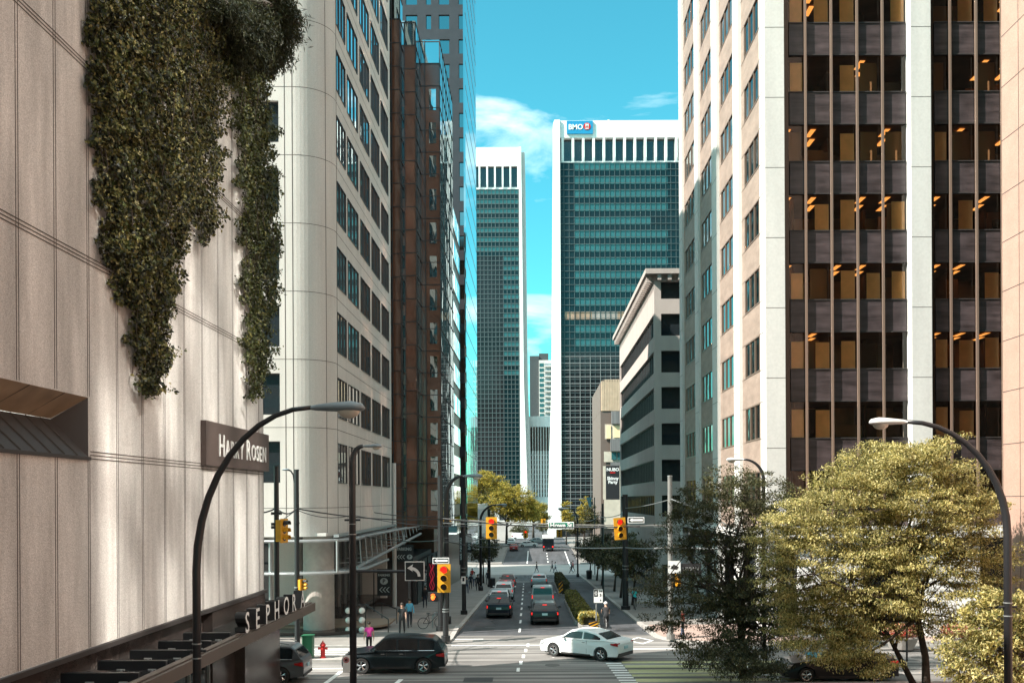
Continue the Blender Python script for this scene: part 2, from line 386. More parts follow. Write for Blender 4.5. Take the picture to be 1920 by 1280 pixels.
# painted markings
g = MB(); pt = M['paint']
y = 58.5
while y < 126:
    xx = -1.0 - (y - 60) * .008
    slab(g, xx - .07, xx + .07, y, y + 2.6, .010, pt); y += 6.2
for k in range(5): slab(g, -.9 + .1 * k, -.75 + .1 * k, 44.5 + k * 1.9, 45.5 + k * 1.9, .018, pt)
slab(g, -4.6, 2.2, 127.2, 127.6, .012, pt); slab(g, -4.6, 6.6, 129.5, 129.8, .012, pt); slab(g, -4.6, 6.6, 134, 134.3, .012, pt)
slab(g, -4.6, 0.5, 52.4, 52.65, .018, pt); slab(g, 4.2, 8.0, 50.9, 51.15, .018, pt)
for k in range(7): slab(g, -14.5, -7.6, 48.9 + k * .62, 49.15 + k * .62, .018, pt)         # crosswalk bars
slab(g, -8.4, -3.0, 54.8, 55.0, .018, pt)
for k in range(10): slab(g, 3.4 + k * .035, 4.15 + k * .035, 46.4 - k * .62, 46.7 - k * .62, .022, pt)
for k in range(9): slab(g, 9.4 + k * .18, 9.9 + k * .18, 46.0 - k * .7, 46.35 - k * .7, .022, pt)
for (u0, v0, u1, v1) in ((606, 1282, 641, 1256), (741, 1282, 752, 1272), (575, 1251, 645, 1251)):
    a = P(u0, v0, 8 * FPX / (v0 - CV)); b = P(u1, v1, 8 * FPX / (v1 - CV)); a.z = b.z = .02
    d = (b - a).normalized(); n_ = Vector((-d.y, d.x, 0)) * .11
    g.add([a - n_, a + n_, b + n_, b - n_], [(0, 1, 2, 3)], pt)
# diamond of the bike lane
for s_ in (-1, 1):
    for t_ in (-1, 1): g.add([(5.9, 54.0 + t_ * 1.3, .022), (5.9, 54.0 + t_ * 1.05, .022), (5.9 + s_ * .55, 54.0, .022), (5.9 + s_ * .75, 54.0, .022)], [(0, 1, 2, 3)], pt)
for y0 in range(180, 205, 6): slab(g, 2.3, 2.5, y0, y0 + 2.5, .012, pt)
slab(g, -1.6, -1.4, 178, 206, .012, pt); slab(g, 6.2, 6.4, 160, 204, .03, pt)
st(g, 'road_markings')
g = MB(); [slab(g, 4.2 + .05 * k, 12.5, 47.2 - k * 1.15 - (.62 + .12 * (k % 3)), 47.2 - k * 1.15, .018, M['greenpaint']) for k in range(6)]; st(g, 'green_bike_lane')

# ================================================================== BUILDINGS
X3, Y3 = Vector((1, 0, 0)), Vector((0, 1, 0)); NX, NY = Vector((-1, 0, 0)), Vector((0, -1, 0))

# ---- A: near left store building with panelled concrete wall
XL = -11.3
bA = thing('store_building', 'panelled pale concrete department store wall filling the left edge above a dark granite base', 'building', (XL - 6, 20, 0))
zs = [4.29, 9.12, 10.62, 26.5]
w = MB(); N = 24
def wallq(y0, y1, z0, z1, m=M['conc']): w.add([(XL, y0, z0), (XL, y1, z0), (XL, y1, z1), (XL, y0, z1)], [(0, 1, 2, 3)], m)
wallq(-30, 40, 4.29, 9.12); wallq(24.3, 40, 9.12, 10.62); wallq(-30, 40, 10.62, 26.5)
w.box(-16.5, XL, 39.95, 40, 4.29, 26.5, M['conc']); w.box(-16.5, XL - .01, -30, 39.94, 26.3, 26.45, M['conc'])
w.box(-16.4, XL - 1.4, 24.4, 39.9, 4.4, 26.2, M['conc'])
w.build('wall', bA)
gr = MB()
yy = 21.0 - 1.664 * 8
while yy < 39.5:
    for dd in (-.05, .05): 
        if yy > 24.4: gr.box(XL + .002, XL + .006, yy + dd - .011, yy + dd + .011, 4.3, 26.4, M['groove'])
        else:
            gr.box(XL + .002, XL + .006, yy + dd - .011, yy + dd + .011, 4.3, 9.1, M['groove']); gr.box(XL + .002, XL + .006, yy + dd - .011, yy + dd + .011, 10.65, 26.4, M['groove'])
    yy += 1.664
for z in (9.17, 14.1, 19.0, 23.9):
    for dz in (-.09, 0, .09): gr.box(XL + .007, XL + .011, 24.4 if z < 10 else -20, 39.99, z + dz - .012, z + dz + .012, M['groove'])
gr.build('panel_joints', bA)
bs = MB(); bs.box(-16.5, XL + .12, -30, 40.05, 4.16, 4.28, M['dark']); bs.box(-14, XL + .03, 33.5, 40.03, .14, 4.15, M['granite']); bs.box(-14, XL - .3, -30, 33.45, .14, 4.15, M['granite']); bs.build('granite_base', bA)
sf = MB(); sf.box(XL - .28, XL - .1, 20, 33.3, .2, 3.4, M['dglass'])
for k in range(8): sf.box(XL - .1, XL - .02, 20 + k * 1.9, 20.08 + k * 1.9, .2, 3.4, M['steel'])
sf.build('shopfront', bA)
# V-shaped slot window
sl = MB(); Yr = 24.3; xi = -12.0
tops = [(XL, 10.62), (xi, 10.05)]; bots = [(xi, 10.03), (XL, 9.12)]
sl.add([(XL, -30, 10.62), (XL, Yr, 10.62), (xi, Yr - .5, 10.05), (xi, -30, 10.05)], [(0, 1, 2, 3)], mat('bronze_soffit', (0.30, 0.215, 0.14), 0.5, noise=[(1.5, .25)]))
sl.add([(XL, -30, 9.12), (XL, Yr, 9.12), (xi, Yr - .5, 10.04), (xi, -30, 10.04)], [(0, 1, 2, 3)], M['dark'])
sl.add([(XL, Yr, 9.12), (XL, Yr, 10.62), (xi, Yr - .5, 10.04)], [(0, 1, 2)], M['dark'])
k = 0
for yk in np.arange(14, 24, .66):
    sl.tube([(XL + .0, yk + .5, 9.14), (xi + .02, yk, 10.04)], .018, M['groove'], 4)
for yk in (19.5, 21.1, 22.7): sl.tube([(XL, yk + .4, 10.61), (xi, yk, 10.06)], .012, M['groove'], 4)
sl.box(XL - .02, XL + .06, -30, 24.34, 9.04, 9.12, M['dark'])
sl.build('slot_window', bA)
# canopy + letters
cn = thing('shop_canopy', 'long dark glass and steel canopy over the sidewalk at the foot of the concrete wall', 'canopy', (-10.2, 31, 3.5))
XC = -9.2
c = MB(); c.box(XC, XC + .12, 16, 39.6, 3.45, 3.78, mat('canopy_fascia', (0.10, 0.078, 0.065), 0.45)); c.box(XL + .13, XC, 39.5, 39.6, 3.45, 3.78, MATS['canopy_fascia']); c.box(XC - .2, XC, 16, 39.45, 3.79, 3.82, MATS['canopy_fascia']); c.build('fascia', cn)
c = MB(); c.box(XL + .13, XC - .21, 16, 39.4, 3.52, 3.56, mat('smoked_glass', (0.03, 0.03, 0.03), 0.05, spec=1)); c.build('glass_roof', cn)
for k in range(6):
    yb = 29.8 - k * 1.72
    b_ = MB(); b_.box(XL + .35 - .1 * k, XC - .3, yb, yb + .14, 3.66, 3.9, M['black'])
    for xq in (-10.6, -9.8): b_.tube([(xq, yb - .12, 3.57), (xq, yb - .12, 3.70)], .05, M['steel'], 8); b_.tube([(xq - .1, yb - .12, 3.69), (xq + .1, yb - .12, 3.69)], .03, M['steel'], 6)
    b_.build('cross_beam', cn)
pier = MB(); pier.box(XL - .2, -10.9, 36.0, 40.9, .14, 3.44, M['granite']); pier.build('pier', cn)
ls = thing('letter_sign', 'row of upright white-faced black box letters standing on the canopy edge', 'sign', (XC, 34, 3.83))
us_ = [458, 478, 497, 514, 532, 547, 563]
for ch, u_ in zip('SEPHORA', us_):
    yl = PX(u_, 1140, XC + .05).y
    t = text_mb(ch, .92, .17, M['signwhite'], M['signblack'], .01)
    sx = 1.05
    xs = [v[0] for v in t.v]; ys = [v[1] for v in t.v]; cx = (min(xs) + max(xs)) / 2; y0 = min(ys)
    t.v = [(a - cx, (b - y0), cc) for a, b, cc in t.v]
    t.xf(frameM((XC - .02, yl, 3.84), (0, 1, 0), sx=sx)); t.build('letter', ls)
# wall sign
sg = thing('wall_sign', 'dark brown rectangular sign panel with white serif-style lettering high on the concrete wall', 'sign', (XL, 36.3, 9.2))
s_ = MB(); s_.box(XL + .012, XL + .2, 32.45, 40.1, 9.2, 10.72, M['signbrown']); s_.build('panel', sg)
def sc_text(words, yc, zb, big, small, m):
    mb = MB(); x = 0; parts = []
    for ch, sz in words:
        if ch == ' ': x += big * .28; continue
        t = text_mb(ch, sz, .02, m, None, .004)
        xs = [v[0] for v in t.v]; ys = [v[1] for v in t.v]; wd = max(xs) - min(xs)
        t.v = [(a - min(xs) + x, b - min(ys), cc) for a, b, cc in t.v]; x += wd + big * .14; parts.append(t)
    return parts, x
ws = [('H', 1.0), ('A', .78), ('R', .78), ('R', .78), ('Y', .78), (' ', 1), ('R', 1.0), ('O', .78), ('S', .78), ('E', .78), ('N', .78)]
parts, tot = sc_text(ws, 0, 0, 1.0, .78, M['signwhite'])
fy0, fy1 = 33.75, 39.7; sx = (fy1 - fy0) / tot
lt = MB()
for t in parts:
    t.v = [(a, b * 1.12, cc) for a, b, cc in t.v]
    t.xf(frameM((XL + .215, fy0, 9.56), (0, 1, 0), sx=sx)); k = len(lt.v); lt.v += t.v; i = lt.mi(M['signwhite']); lt.f += [tuple(q + k for q in f) for f in t.f]; lt.m += [i] * len(t.f)
lt.build('lettering', sg)

# ---- B: concrete office with rounded corner
XB, YB, HB, RC = -11.72, 55.0, 56.8, 2.1
bB = thing('concrete_office', 'pale concrete office block with a rounded corner and square dark windows, above the glass canopy', 'building', (XB - 5, YB + 8, 0))
rows = [9.0 + 3.9 * k for k in range(12)]
w = MB(); hB = 2.38
us = [0.3]
openings_u = []
for k in range(5):
    a = 1.02 + 4.44 * k; openings_u.append((a, a + 3.55))
ucuts = sorted({RC, *[x for o in openings_u for x in o], 23.6} - {o for o in ()})
ucuts = [RC - .0] + [x for x in ucuts if x > RC + .01]
# the first window starts right after the arc
openings_u[0] = (RC + .05, openings_u[0][1] + .25)
ucuts = [RC] + sorted([x for o in openings_u for x in o]) + [23.6]
vcuts = [5.9] + [z for r_ in rows for z in (r_, r_ + hB)] + [HB]
res = facade(w, (XB, YB, 0), Y3, X3, ucuts, vcuts, lambda i, j: i % 2 == 1 and j % 2 == 1, .05, M['conc2'])
fr = mat('window_frame_dark', (0.05, 0.045, 0.045), 0.4, 0.3)
for r_ in res: window(bB, (XB, YB, 0), Y3, X3, r_, .05, mat('office_reflective_glass', (0.88, 0.92, 0.94), 0.02, 1.0, bump=(0.5, .10)), fr, 2, .028)
fu = [0, 2.6, 6.1, 11.3, 14.8, 20, 23.5, 33.3 - RC]
Of = (XB - 33.3, YB, 0)
# front windows: right edge at pixel 524
xr = P(524, 600, YB).x
ucf = [0]; 
for k in range(4): ucf += [xr - 3.6 - (3 - k) * 7.4 - Of[0], xr - (3 - k) * 7.4 - Of[0]]
ucf += [33.3 - RC]
res = facade(w, Of, X3, NY, ucf, vcuts, lambda i, j: i % 2 == 1 and j % 2 == 1 and i > 4, .32, M['conc2'])
for r_ in [q for q in res if q[4] == 7] + []: window(bB, Of, X3, NY, r_, .32, M['dglass'], fr, 0, .05)
up = [q[:4] for q in res if q[4] == 5]
window(bB, Of, X3, NY, None, .32, M['dglass'], fr, 0, .05, rects=up, name='side_windows', kind='stuff')
arc = [(XB - RC + RC * math.sin(R(t)), YB + RC - RC * math.cos(R(t))) for t in range(0, 91, 6)]
vs = [(a, b, 5.9) for a, b in arc] + [(a, b, HB) for a, b in arc]; n = len(arc)
w.add(vs, [(i, i + 1, n + i + 1, n + i) for i in range(n - 1)], M['conc2'])
w.box(XB - 33.3, XB - .3, YB + .35, YB + 23.6, HB - .3, HB - .02, M['conc2']); w.box(XB - 33, XB - .4, YB + 23.3, YB + 23.58, 0, HB - .35, M['conc2'])
w.box(XB - 33, XB - .34, YB + .36, YB + 23.2, 5.92, 6.1, M['conc2'])
w.build('wall', bB, smooth=False)
rm = MB(); rm.box(XB - 32, XB - 1.2, YB + 1.2, YB + 23, 6.2, HB - .4, M['room']); rm.build('interior', bB)
j = MB()
for z in [7.55] + [r_ + 3.17 for r_ in rows]:
    j.obox((XB, YB, 0), Y3, X3, RC, 23.6, z - .015, z + .015, .002, .006, M['groove']); j.obox(Of, X3, NY, 0, 33.3 - RC, z - .015, z + .015, .002, .006, M['groove'])
    av = [(XB - RC + (RC + .006) * math.sin(R(t)), YB + RC - (RC + .006) * math.cos(R(t))) for t in range(0, 91, 6)]
    j.add([(a, b, z - .015) for a, b in av] + [(a, b, z + .015) for a, b in av], [(i, i + 1, n + i + 1, n + i) for i in range(n - 1)], M['groove'])
for xv in (P(535, 600, YB).x, XB - RC + .01): j.box(xv - .02, xv + .02, YB - .008, YB - .003, 5.95, HB, M['groove'])
for a in (55, 90):
    ax, ay = XB - RC + (RC + .007) * math.sin(R(a)), YB + RC - (RC + .007) * math.cos(R(a)); j.tube([(ax, ay, 5.95), (ax, ay, HB - .1)], .014, M['groove'], 4)
for o in openings_u: 
    if o is not openings_u[0]: j.box(XB + .001, XB + .006, YB + o[0] - .47, YB + o[0] - .44, 6, 8.95, M['groove'])
j.build('panel_joints', bB)
col = MB(); cx, cy = -12.95, 57.4
col.lathe([(.92, .3), (.92, 5.95)], (cx, cy, 0), mat('column_concrete', (0.40, 0.36, 0.33), .9, noise=[(3, .1)]), 32)
col.build('round_column', bB, smooth=False)
gf = MB(); gf.box(-40, -14.6, 58.6, 78, .15, 5.9, M['conc2']); 
gf.build('ground_floor_wall', bB)
gl = MB(); gl.box(-14.55, -14.2, 60.0, 78.4, .2, 5.8, M['dglass'])
for k in range(9): gl.box(-14.2, -14.05, 60.2 + k * 2.2, 60.34 + k * 2.2, .2, 5.8, M['steel'])
gl.box(-17.3, -16.2, 58.3, 58.55, .3, 5.6, M['dglass']); gl.build('lobby_glazing', bB)
pl = MB(); pl.prism(rounded(-30, -10.2, 55.6, 62, 2.5, ('se',)), .02, .33, M['granite']); pl.box(-30, -12.6, 62.1, 78, .02, .33, M['granite'])
for k in range(3): pl.prism(rounded(-16, -9.2 + .42 * (2 - k) - .6, 57.6, 61.5, 1.6, ('se',)), .3 + .0 * k, .42 + .12 * k, mat('step_stone', (.26, .2, .15), .9)) if k == 0 else None
pl.build('plaza_steps', bB)
# glass canopies around the corner
cg = thing('glass_canopy', 'two-tier pale glass and steel canopy wrapping the round concrete corner', 'canopy', (-12, 56, 4))
def ringcanopy(z, proj, yend, nm, x1=None):
    c = MB(); r2 = RC + proj
    a0 = [(-45, YB - proj), ] + [(XB - RC + r2 * math.sin(R(t)), YB + RC - r2 * math.cos(R(t))) for t in range(0, 91, 10)] + [(XB + proj, yend)]
    a1 = [(-45, YB - .05)] + [(XB - RC + (RC + .05) * math.sin(R(t)), YB + RC - (RC + .05) * math.cos(R(t))) for t in range(0, 91, 10)] + [(XB + .05, yend)]
    n = len(a0)
    vs = [(a, b, z) for a, b in a0] + [(a, b, z) for a, b in a1] + [(a, b, z - .05) for a, b in a0] + [(a, b, z - .05) for a, b in a1]
    fs = []
    for i in range(n - 1): fs += [(i, i + 1, n + i + 1, n + i), (2 * n + i, 3 * n + i, 3 * n + i + 1, 2 * n + i + 1), (i, 2 * n + i, 2 * n + i + 1, i + 1)]
    c.add(vs, fs, M['clear']); c.build(nm, cg)
    e = MB(); e.tube([(a, b, z - .06) for a, b in a0], .09, M['steel'], 6)
    e.build('edge_beam', cg)
    return a0
a_up = ringcanopy(5.75, 1.15, 79, 'upper_glass')
a_lo = ringcanopy(3.95, 1.6, 66, 'lower_glass')
c = MB()
for k in range(14):
    y0 = 57.5 + k * 1.6
    c.tube([(XB + .05, y0, 5.62), (XB + 1.5 + .06 * k, y0, 5.80)], .05, M['steel'], 6)
    c.tube([(XB + 1.2 + .06 * k, y0, 5.75), (XB + 1.3 + .06 * k, y0, 4.2 + .09 * k)], .035, M['steel'], 6)
c.tube([(XB + 1.1, 57, 3.98), (XB + 2.3, 79, 5.2)], .10, M['steel'], 6)
c.box(XB + .05, XB + .35, YB + .6, 79, 5.84, 6.0, M['steel'])
for k in range(8): c.tube([(XB - .2, 58 + 2.6 * k, 4.2 + .12 * k), (XB + 1.5, 58 + 2.6 * k, 4.25 + .12 * k)], .04, M['steel'], 6)
c.build('struts', cg)
for q0, q1, r_, m_ in (((XB + .15, 78.9, -.8), (XB + .15, 78.9, 11), .17, M['offwhite']), ((-14.9, 54.0, 0.3), (-14.9, 54.0, 5.7), .1, M['steel']), ((-11.2, 54.3, 3.9), (-11.2, 54.3, 5.7), .07, M['steel'])): c = MB(); c.tube([q0, q1], r_, m_, 8); c.build('post', cg)

# ---- C: brown granite and mirrored glass building
bC = thing('brown_glass_building', 'stepped brown granite building with mirrored glass bays, just beyond the pale concrete office', 'building', (-16, 95, -2))
HC = 48.5
w = MB()
steps = [(-45, P(752, 500, 80).x, 80.0, 81.5), (-45, P(781, 500, 81.5).x, 81.5, 84.9), (-45, P(826, 500, 84.9).x, 84.9, 98.0), (-45, -10.2, 98.0, 132)]
for k, (x0, x1, y0, y1) in enumerate(steps):
    w.box(x0, x1 - .12, y0 + .12 if k < 3 else y0, y1 + .1, (3.0, 5.4, 5.4, -3.2)[k], HC + (1.5 if k == 0 else 0) - (3 if k == 3 else 0), M['browngr'])
w.build('granite_wall', bC)
w = MB(); w.box(-45, -10.6, 80.05, 106.9, -3.3, 2.98, mat('base_brown_stone', (0.085, 0.065, 0.062), .7, noise=[(1, .2)])); w.build('base_wall', bC)
for k, (x0, x1, y0, y1) in enumerate(steps[:3]):
    top = HC + (1.5 if k == 0 else 0); zb_ = (3.0, 5.4, 5.4)[k]
    xs0 = x1 - (1.4, 1.9, 2.6)[k]
    # frontal bay: reflected brown buildings put into the glass colour, mirrored sky strip above
    g_ = MB(); g_.box(xs0, x1, y0, y0 + .1, zb_, top - 1.95, mat('brown_reflection_glass', (0.13, 0.062, 0.04), .12, spec=1.0, noise=[(.35, .25)], bump=(.5, .2))); g_.build('front_glass', bC)
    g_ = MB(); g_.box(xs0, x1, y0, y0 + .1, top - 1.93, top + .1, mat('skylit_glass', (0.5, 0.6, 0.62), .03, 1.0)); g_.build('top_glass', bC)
    g_ = MB(); g_.box(x1 - .1, x1 + .02, y0 + .11, y1, zb_, top + .1, M['wglass']); g_.build('side_glass', bC)
    mu = MB()
    for z in np.arange(zb_ + .1, top, 1.95): mu.box(xs0, x1 + .03, y0 - .04, y0, z, z + .07, M['dark']); mu.box(x1 + .02, x1 + .06, y0, y1, z, z + .07, M['dark'])
    nx = 2 if k < 2 else 2
    for q in range(nx + 1): xq = xs0 + (x1 - xs0) * q / nx; mu.box(xq - .04, xq + .04, y0 - .06, y0 - .04, zb_, top, M['dark'])
    for q in np.arange(y0 + 1.5, y1, 1.5): mu.box(x1 + .06, x1 + .09, q, q + .07, zb_, top, M['dark'])
    mu.build('mullions', bC)
    for z in np.arange(7, top - 4, 2.95):
        wn = MB(); xa = (xs0 + .15, xs0 + .35, x1 - .95)[k]; wn.box(xa, xa + (.5, .55, .62)[k], y0 - .035, y0 - .002, z, z + 1.85, M['dglass'] if k < 2 else M['wglass']); wn.build('window', bC)
# pale side windows further along + lower storeys
g_ = MB(); 
for z in np.arange(3.5, HC - 4, 3.9): g_.box(steps[3][1] - .1, steps[3][1] + .03, 107.5, 131.5, z, z + 2.3, M['wglass'])
g_.build('far_side_glass', bC)
# shop level: dark fence of panels, awnings
g_ = MB(); g_.box(-10.5, -10.2, 82, 106, -2.6, 2.6, M['dark'])
for k in range(6): g_.box(-10.19, -10.1, 82.5 + k * 4, 82.7 + k * 4, -2.6, 2.6, M['black'])
g_.build('shopfront', bC)

# ---- D: dark granite tower with cyan side glazing
YD = 137.0; xr = P(873, 300, YD).x
bD = thing('dark_granite_tower', 'tall dark grey granite tower with small square windows and one mirrored edge', 'tower', (xr - 8, YD + 10, -4))
w = MB(); s = FPX / YD
cols = [(762, 784), (800, 810), (824, 844), (861, 870)]
allc = [(690, 700), (724, 744)] + cols
Od = (P(640, 300, YD).x, YD, 0)
uc = [0] + [P(a, 300, YD).x - Od[0] for pr in allc for a in pr] + [xr - Od[0]]
zr = [P(850, 28 + 46 * k, YD).z for k in range(19)][::-1] ; zr += [zr[-1] + 3.5 * (k + 1) for k in range(7)]
vc = [-4.2] + [z for q in zr for z in (q - 2.05, q)] + [zr[-1] + 6]
res = facade(w, Od, X3, NY, uc, vc, lambda i, j: i % 2 == 1 and j % 2 == 1, .25, M['darkgr'])
w.box(Od[0], xr - .3, YD + .35, YD + 25, -4.2, zr[-1] + 6, M['darkgr']); w.build('wall', bD)
skyg = mat('tower_window_glass', (0.30, 0.35, 0.36), .06, 1.0)
for q in res:
    if q[4] in (5, 7, 9, 11) and q[5] < 41: window(bD, Od, X3, NY, q, .25, skyg, M['dark'], 0, .06)
window(bD, Od, X3, NY, None, .25, skyg, M['dark'], 0, .06, rects=[q[:4] for q in res if q[4] in (1, 3) or q[5] >= 41], name='upper_windows', kind='stuff')
g_ = MB(); g_.box(xr - .28, xr, YD - .05, 162, -4.1, zr[-1] + 6, M['wglass']); g_.build('mirror_glass_side', bD)
g_ = MB()
for z in np.arange(-3, zr[-1] + 5, 3.5): g_.box(xr + .001, xr + .03, YD, 161.9, z, z + .06, M['steel'])
g_.build('side_mullions', bD)
g_ = MB(); lw = P(760, 0, YD - 8)
g_.build('fin', bD) if False else None

# ---- E: far left tower with white cap
def capped_tower(nm, label, Y, u0, u1, ufin, vtop, vw0, vw1, vg, fins, pitch_u, storey_v, depth, left_pier=None):
    t = thing(nm, label, 'tower', (P(u0, 900, Y).x, Y, -3.1))
    x0, x1 = P(u0, 600, Y).x, P(u1, 600, Y).x; zt = P(u1, vtop, Y).z; zw1 = P(u1, vw0, Y).z; zw0 = P(u1, vw1, Y).z; zg = P(u1, vg, Y).z
    b = MB(); b.box(x0, x1, Y, Y + depth, zw1, zt, M['white']); b.box(x0 + .1, x1 - .1, Y + 3, Y + depth - .1, zg - 1, zw1 - .02, M['white']); b.build('cap', t)
    k = Y / FPX
    wn = MB(); wn.box(x0, x1 - .3, Y + 1.6, Y + 2.0, zg, zw1 - .05, M['dglass']); wn.build('attic_windows', t)
    for q in range(fins):
        xf = x1 - (q + .0) * pitch_u * k - .3
        if xf < x0 + .2: break
        f_ = MB(); f_.xprism([(Y + .02, zw1 - .03), (Y + 2, zw1 - .03), (Y + 2, zg - .5), (Y + .4, zg), (Y + .02, zw0)], xf - .35, xf + .35, M['white'], 'x'); f_.build('fin', t)
    sl = MB(); sl.xprism([(Y + .5, zg), (Y + 2.4, zg - .02), (Y + 2.4, zw0 + .2)], x0, x1 - .2, M['white'], 'x'); sl.build('sill', t)
    return t, x0, x1, zg
Ye = 410.0
bE, x0, x1, zg = capped_tower('white_capped_tower', 'slimmer dark glass tower with a white cap, left of the strip of sky', Ye, 800, 974, 985, 276, 311, 345, 355, 9, 14.5, 17, 30)
k = Ye / FPX
def curtain(t, x0, x1, Y, z0, z1, st_, px_, cols_fn, mullm, depth, mcap=0.12):
    nz = int((z1 - z0) / st_)
    for q in range(nz):
        za = z1 - (q + 1) * st_; 
        for (a, b, m_, zz0, zz1) in cols_fn(q, za, st_):
            bb = MB(); bb.box(a, b, Y + .25, Y + .5, za + zz0 + .01, za + zz1 - .01, m_); bb.build('window_band' if m_ not in (M['teal'],) else 'spandrel_band', t)
    g_ = MB(); xx = x0
    while xx < x1:
        g_.box(xx - mcap, xx + mcap, Y + .12, Y + .22, z0, z1, mullm); xx += px_
    z = z1
    while z > z0: g_.box(x0, x1, Y + .02, Y + .11, z - mcap, z + mcap, mullm); z -= st_ / 2
    g_.build('mullion_grid', t)
mull = mat('pale_mullion', (0.20, 0.21, 0.21), .6)
mull2 = mat('dim_mullion', (0.06, 0.085, 0.09), .6)
dk = mat('curtain_dark_reflection_glass', (0.018, 0.018, 0.020), .12, spec=.35, noise=[(0.05, .6)])
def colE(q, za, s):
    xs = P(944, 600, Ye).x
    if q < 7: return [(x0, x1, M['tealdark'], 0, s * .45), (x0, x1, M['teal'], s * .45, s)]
    return [(x0, xs, dk, 0, s), (xs, x1, M['tealdark'], 0, s * .45), (xs, x1, M['teal'] if q < 20 else M['tealdark'], s * .45, s)]  # dark lower part: reflected skyline set in the glass colour
bd = MB(); bd.box(x0 + .1, x1, Ye + .6, Ye + 30, -3.2, zg - .6, M['dark']); bd.build('core', bE)
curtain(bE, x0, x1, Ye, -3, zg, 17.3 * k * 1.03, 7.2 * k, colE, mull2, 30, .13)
pr = MB(); xf0, xf1 = P(974.3, 600, Ye).x, P(979, 600, Ye).x
zt = P(980, 276, Ye).z
pr.xprism([(xf0, -3.2), (xf0 + 3.4, -3.2), (xf1 + .6, 60), (xf1 - .1, zt), (xf0, zt)], Ye - .5, Ye + 3, M['white']); pr.build('corner_pier', bE)
pr = MB(); pr.xprism([(xf0 + 1, -3.2), (xf0 + 5.2, -3.2), (xf1 + 2.2, 60), (xf1 + 1.4, zt - 1), (xf0 + 1, zt - 1)], Ye + 3.1, Ye + 30, M['offwhite']); pr.build('side_wall', bE)
pr = MB(); pr.box(x0, P(921, 272, Ye).x, Ye + 8, Ye + 16, zt, zt + 1.1, M['offwhite']); pr.build('roof_plant', bE)

# ---- F: bank tower
Yf = 280.0; k = Yf / FPX
bF, x0F, x1F, zgF = capped_tower('bank_tower', 'broad teal glass tower with white cap and blue bank logo, centre of the view', Yf, 1049, 1330, 0, 225, 257, 294, 304, 16, 19.4, 25, 40)
def colF(q, za, s):
    r = random.Random(q); o = []
    xa, xb, xe = P(1078, 600, Yf).x, P(1253, 600, Yf).x, x1F
    if q == 4: xb = P(1222, 600, Yf).x
    low = q >= 14  # lower floors: reflection of dark buildings put into the glass colour
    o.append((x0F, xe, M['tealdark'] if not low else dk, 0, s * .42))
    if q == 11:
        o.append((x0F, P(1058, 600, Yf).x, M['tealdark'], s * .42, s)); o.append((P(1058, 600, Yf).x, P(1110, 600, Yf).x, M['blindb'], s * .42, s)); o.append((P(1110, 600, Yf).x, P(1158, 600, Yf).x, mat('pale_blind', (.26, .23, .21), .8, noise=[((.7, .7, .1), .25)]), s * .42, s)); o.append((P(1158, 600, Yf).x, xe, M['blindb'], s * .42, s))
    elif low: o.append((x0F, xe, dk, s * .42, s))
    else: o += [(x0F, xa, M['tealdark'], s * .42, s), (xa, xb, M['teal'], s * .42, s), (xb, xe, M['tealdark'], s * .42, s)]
    return o
bd = MB(); bd.box(x0F + .1, x1F, Yf + .6, Yf + 38, -3.2, zgF - .6, M['dark']); bd.build('core', bF)
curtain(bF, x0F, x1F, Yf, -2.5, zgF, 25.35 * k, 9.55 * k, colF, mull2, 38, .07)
lg = MB(); xx = x0F
while xx < P(1170, 800, Yf).x:
    lg.box(xx - .075, xx + .075, Yf - .05, Yf + .02, P(1100, 960, Yf).z, P(1100, 668, Yf).z, mull); xx += 2 * 9.55 * k
zq = P(1100, 668, Yf).z
while zq > 4: lg.box(x0F, P(1170, 800, Yf).x, Yf - .10, Yf - .06, zq - .09, zq + .09, mull); zq -= 25.35 * k / 2
lg.build('lower_grid', bF)
ztF = P(1040, 226, Yf).z
pr = MB(); a0, a1 = P(1037, 226, Yf).x, P(1049.5, 226, Yf).x
pr.xprism([(P(1028, 960, Yf).x, -3.2), (P(1053, 960, Yf).x, -3.2), (a1, 45), (a1, ztF), (a0 + .4, ztF), (a0, ztF - 1), (a0 - .5, 45)], Yf - .6, Yf + 4, M['white']); pr.build('corner_pier', bF)
pr = MB(); pr.xprism([(P(1029, 960, Yf).x, -3.2), (P(1048, 960, Yf).x, -3.2), (a1, 45), (a1, ztF - .6), (a0 + .6, ztF - .6), (a0 - .2, 45)], Yf + 4.1, Yf + 39, M['offwhite']); pr.build('side_wall', bF)
sg = MB(); sa, sb = P(1062.5, 228, Yf), P(1111.5, 252, Yf)
sg.box(sa.x, sb.x, Yf - .5, Yf - .02, sb.z, sa.z, M['blue']); sgo = sg.build('logo_sign', bF)
t = text_mb('BMO', 2.1, .04, M['signwhite'], None, .05); xs = [v[0] for v in t.v]; t.xf(frameM(((sa.x + .45 + P(1093, 240, Yf).x) / 2, Yf - .56, (sa.z + sb.z) / 2), (1, 0, 0), sx=(P(1093, 240, Yf).x - sa.x - .6) / (max(xs) - min(xs)))); t.v = [(a, b, c) for a, b, c in t.v]; t.build('lettering', sgo)
em = MB(); ec = P(1100.5, 238.5, Yf); 
em.tube([(ec.x, Yf - .52, ec.z), (ec.x, Yf - .60, ec.z)], 1.05, M['redp'], 20); em.build('roundel', sgo)
t = text_mb('M', 1.2, .03, M['signwhite'], None, .05); t.xf(frameM((ec.x, Yf - .64, ec.z + .25), (1, 0, 0))); t.build('roundel_letter', sgo)
em = MB(); em.box(ec.x - .5, ec.x + .5, Yf - .66, Yf - .62, ec.z - .75, ec.z - .5, M['signwhite']); em.build('roundel_bar', sgo)
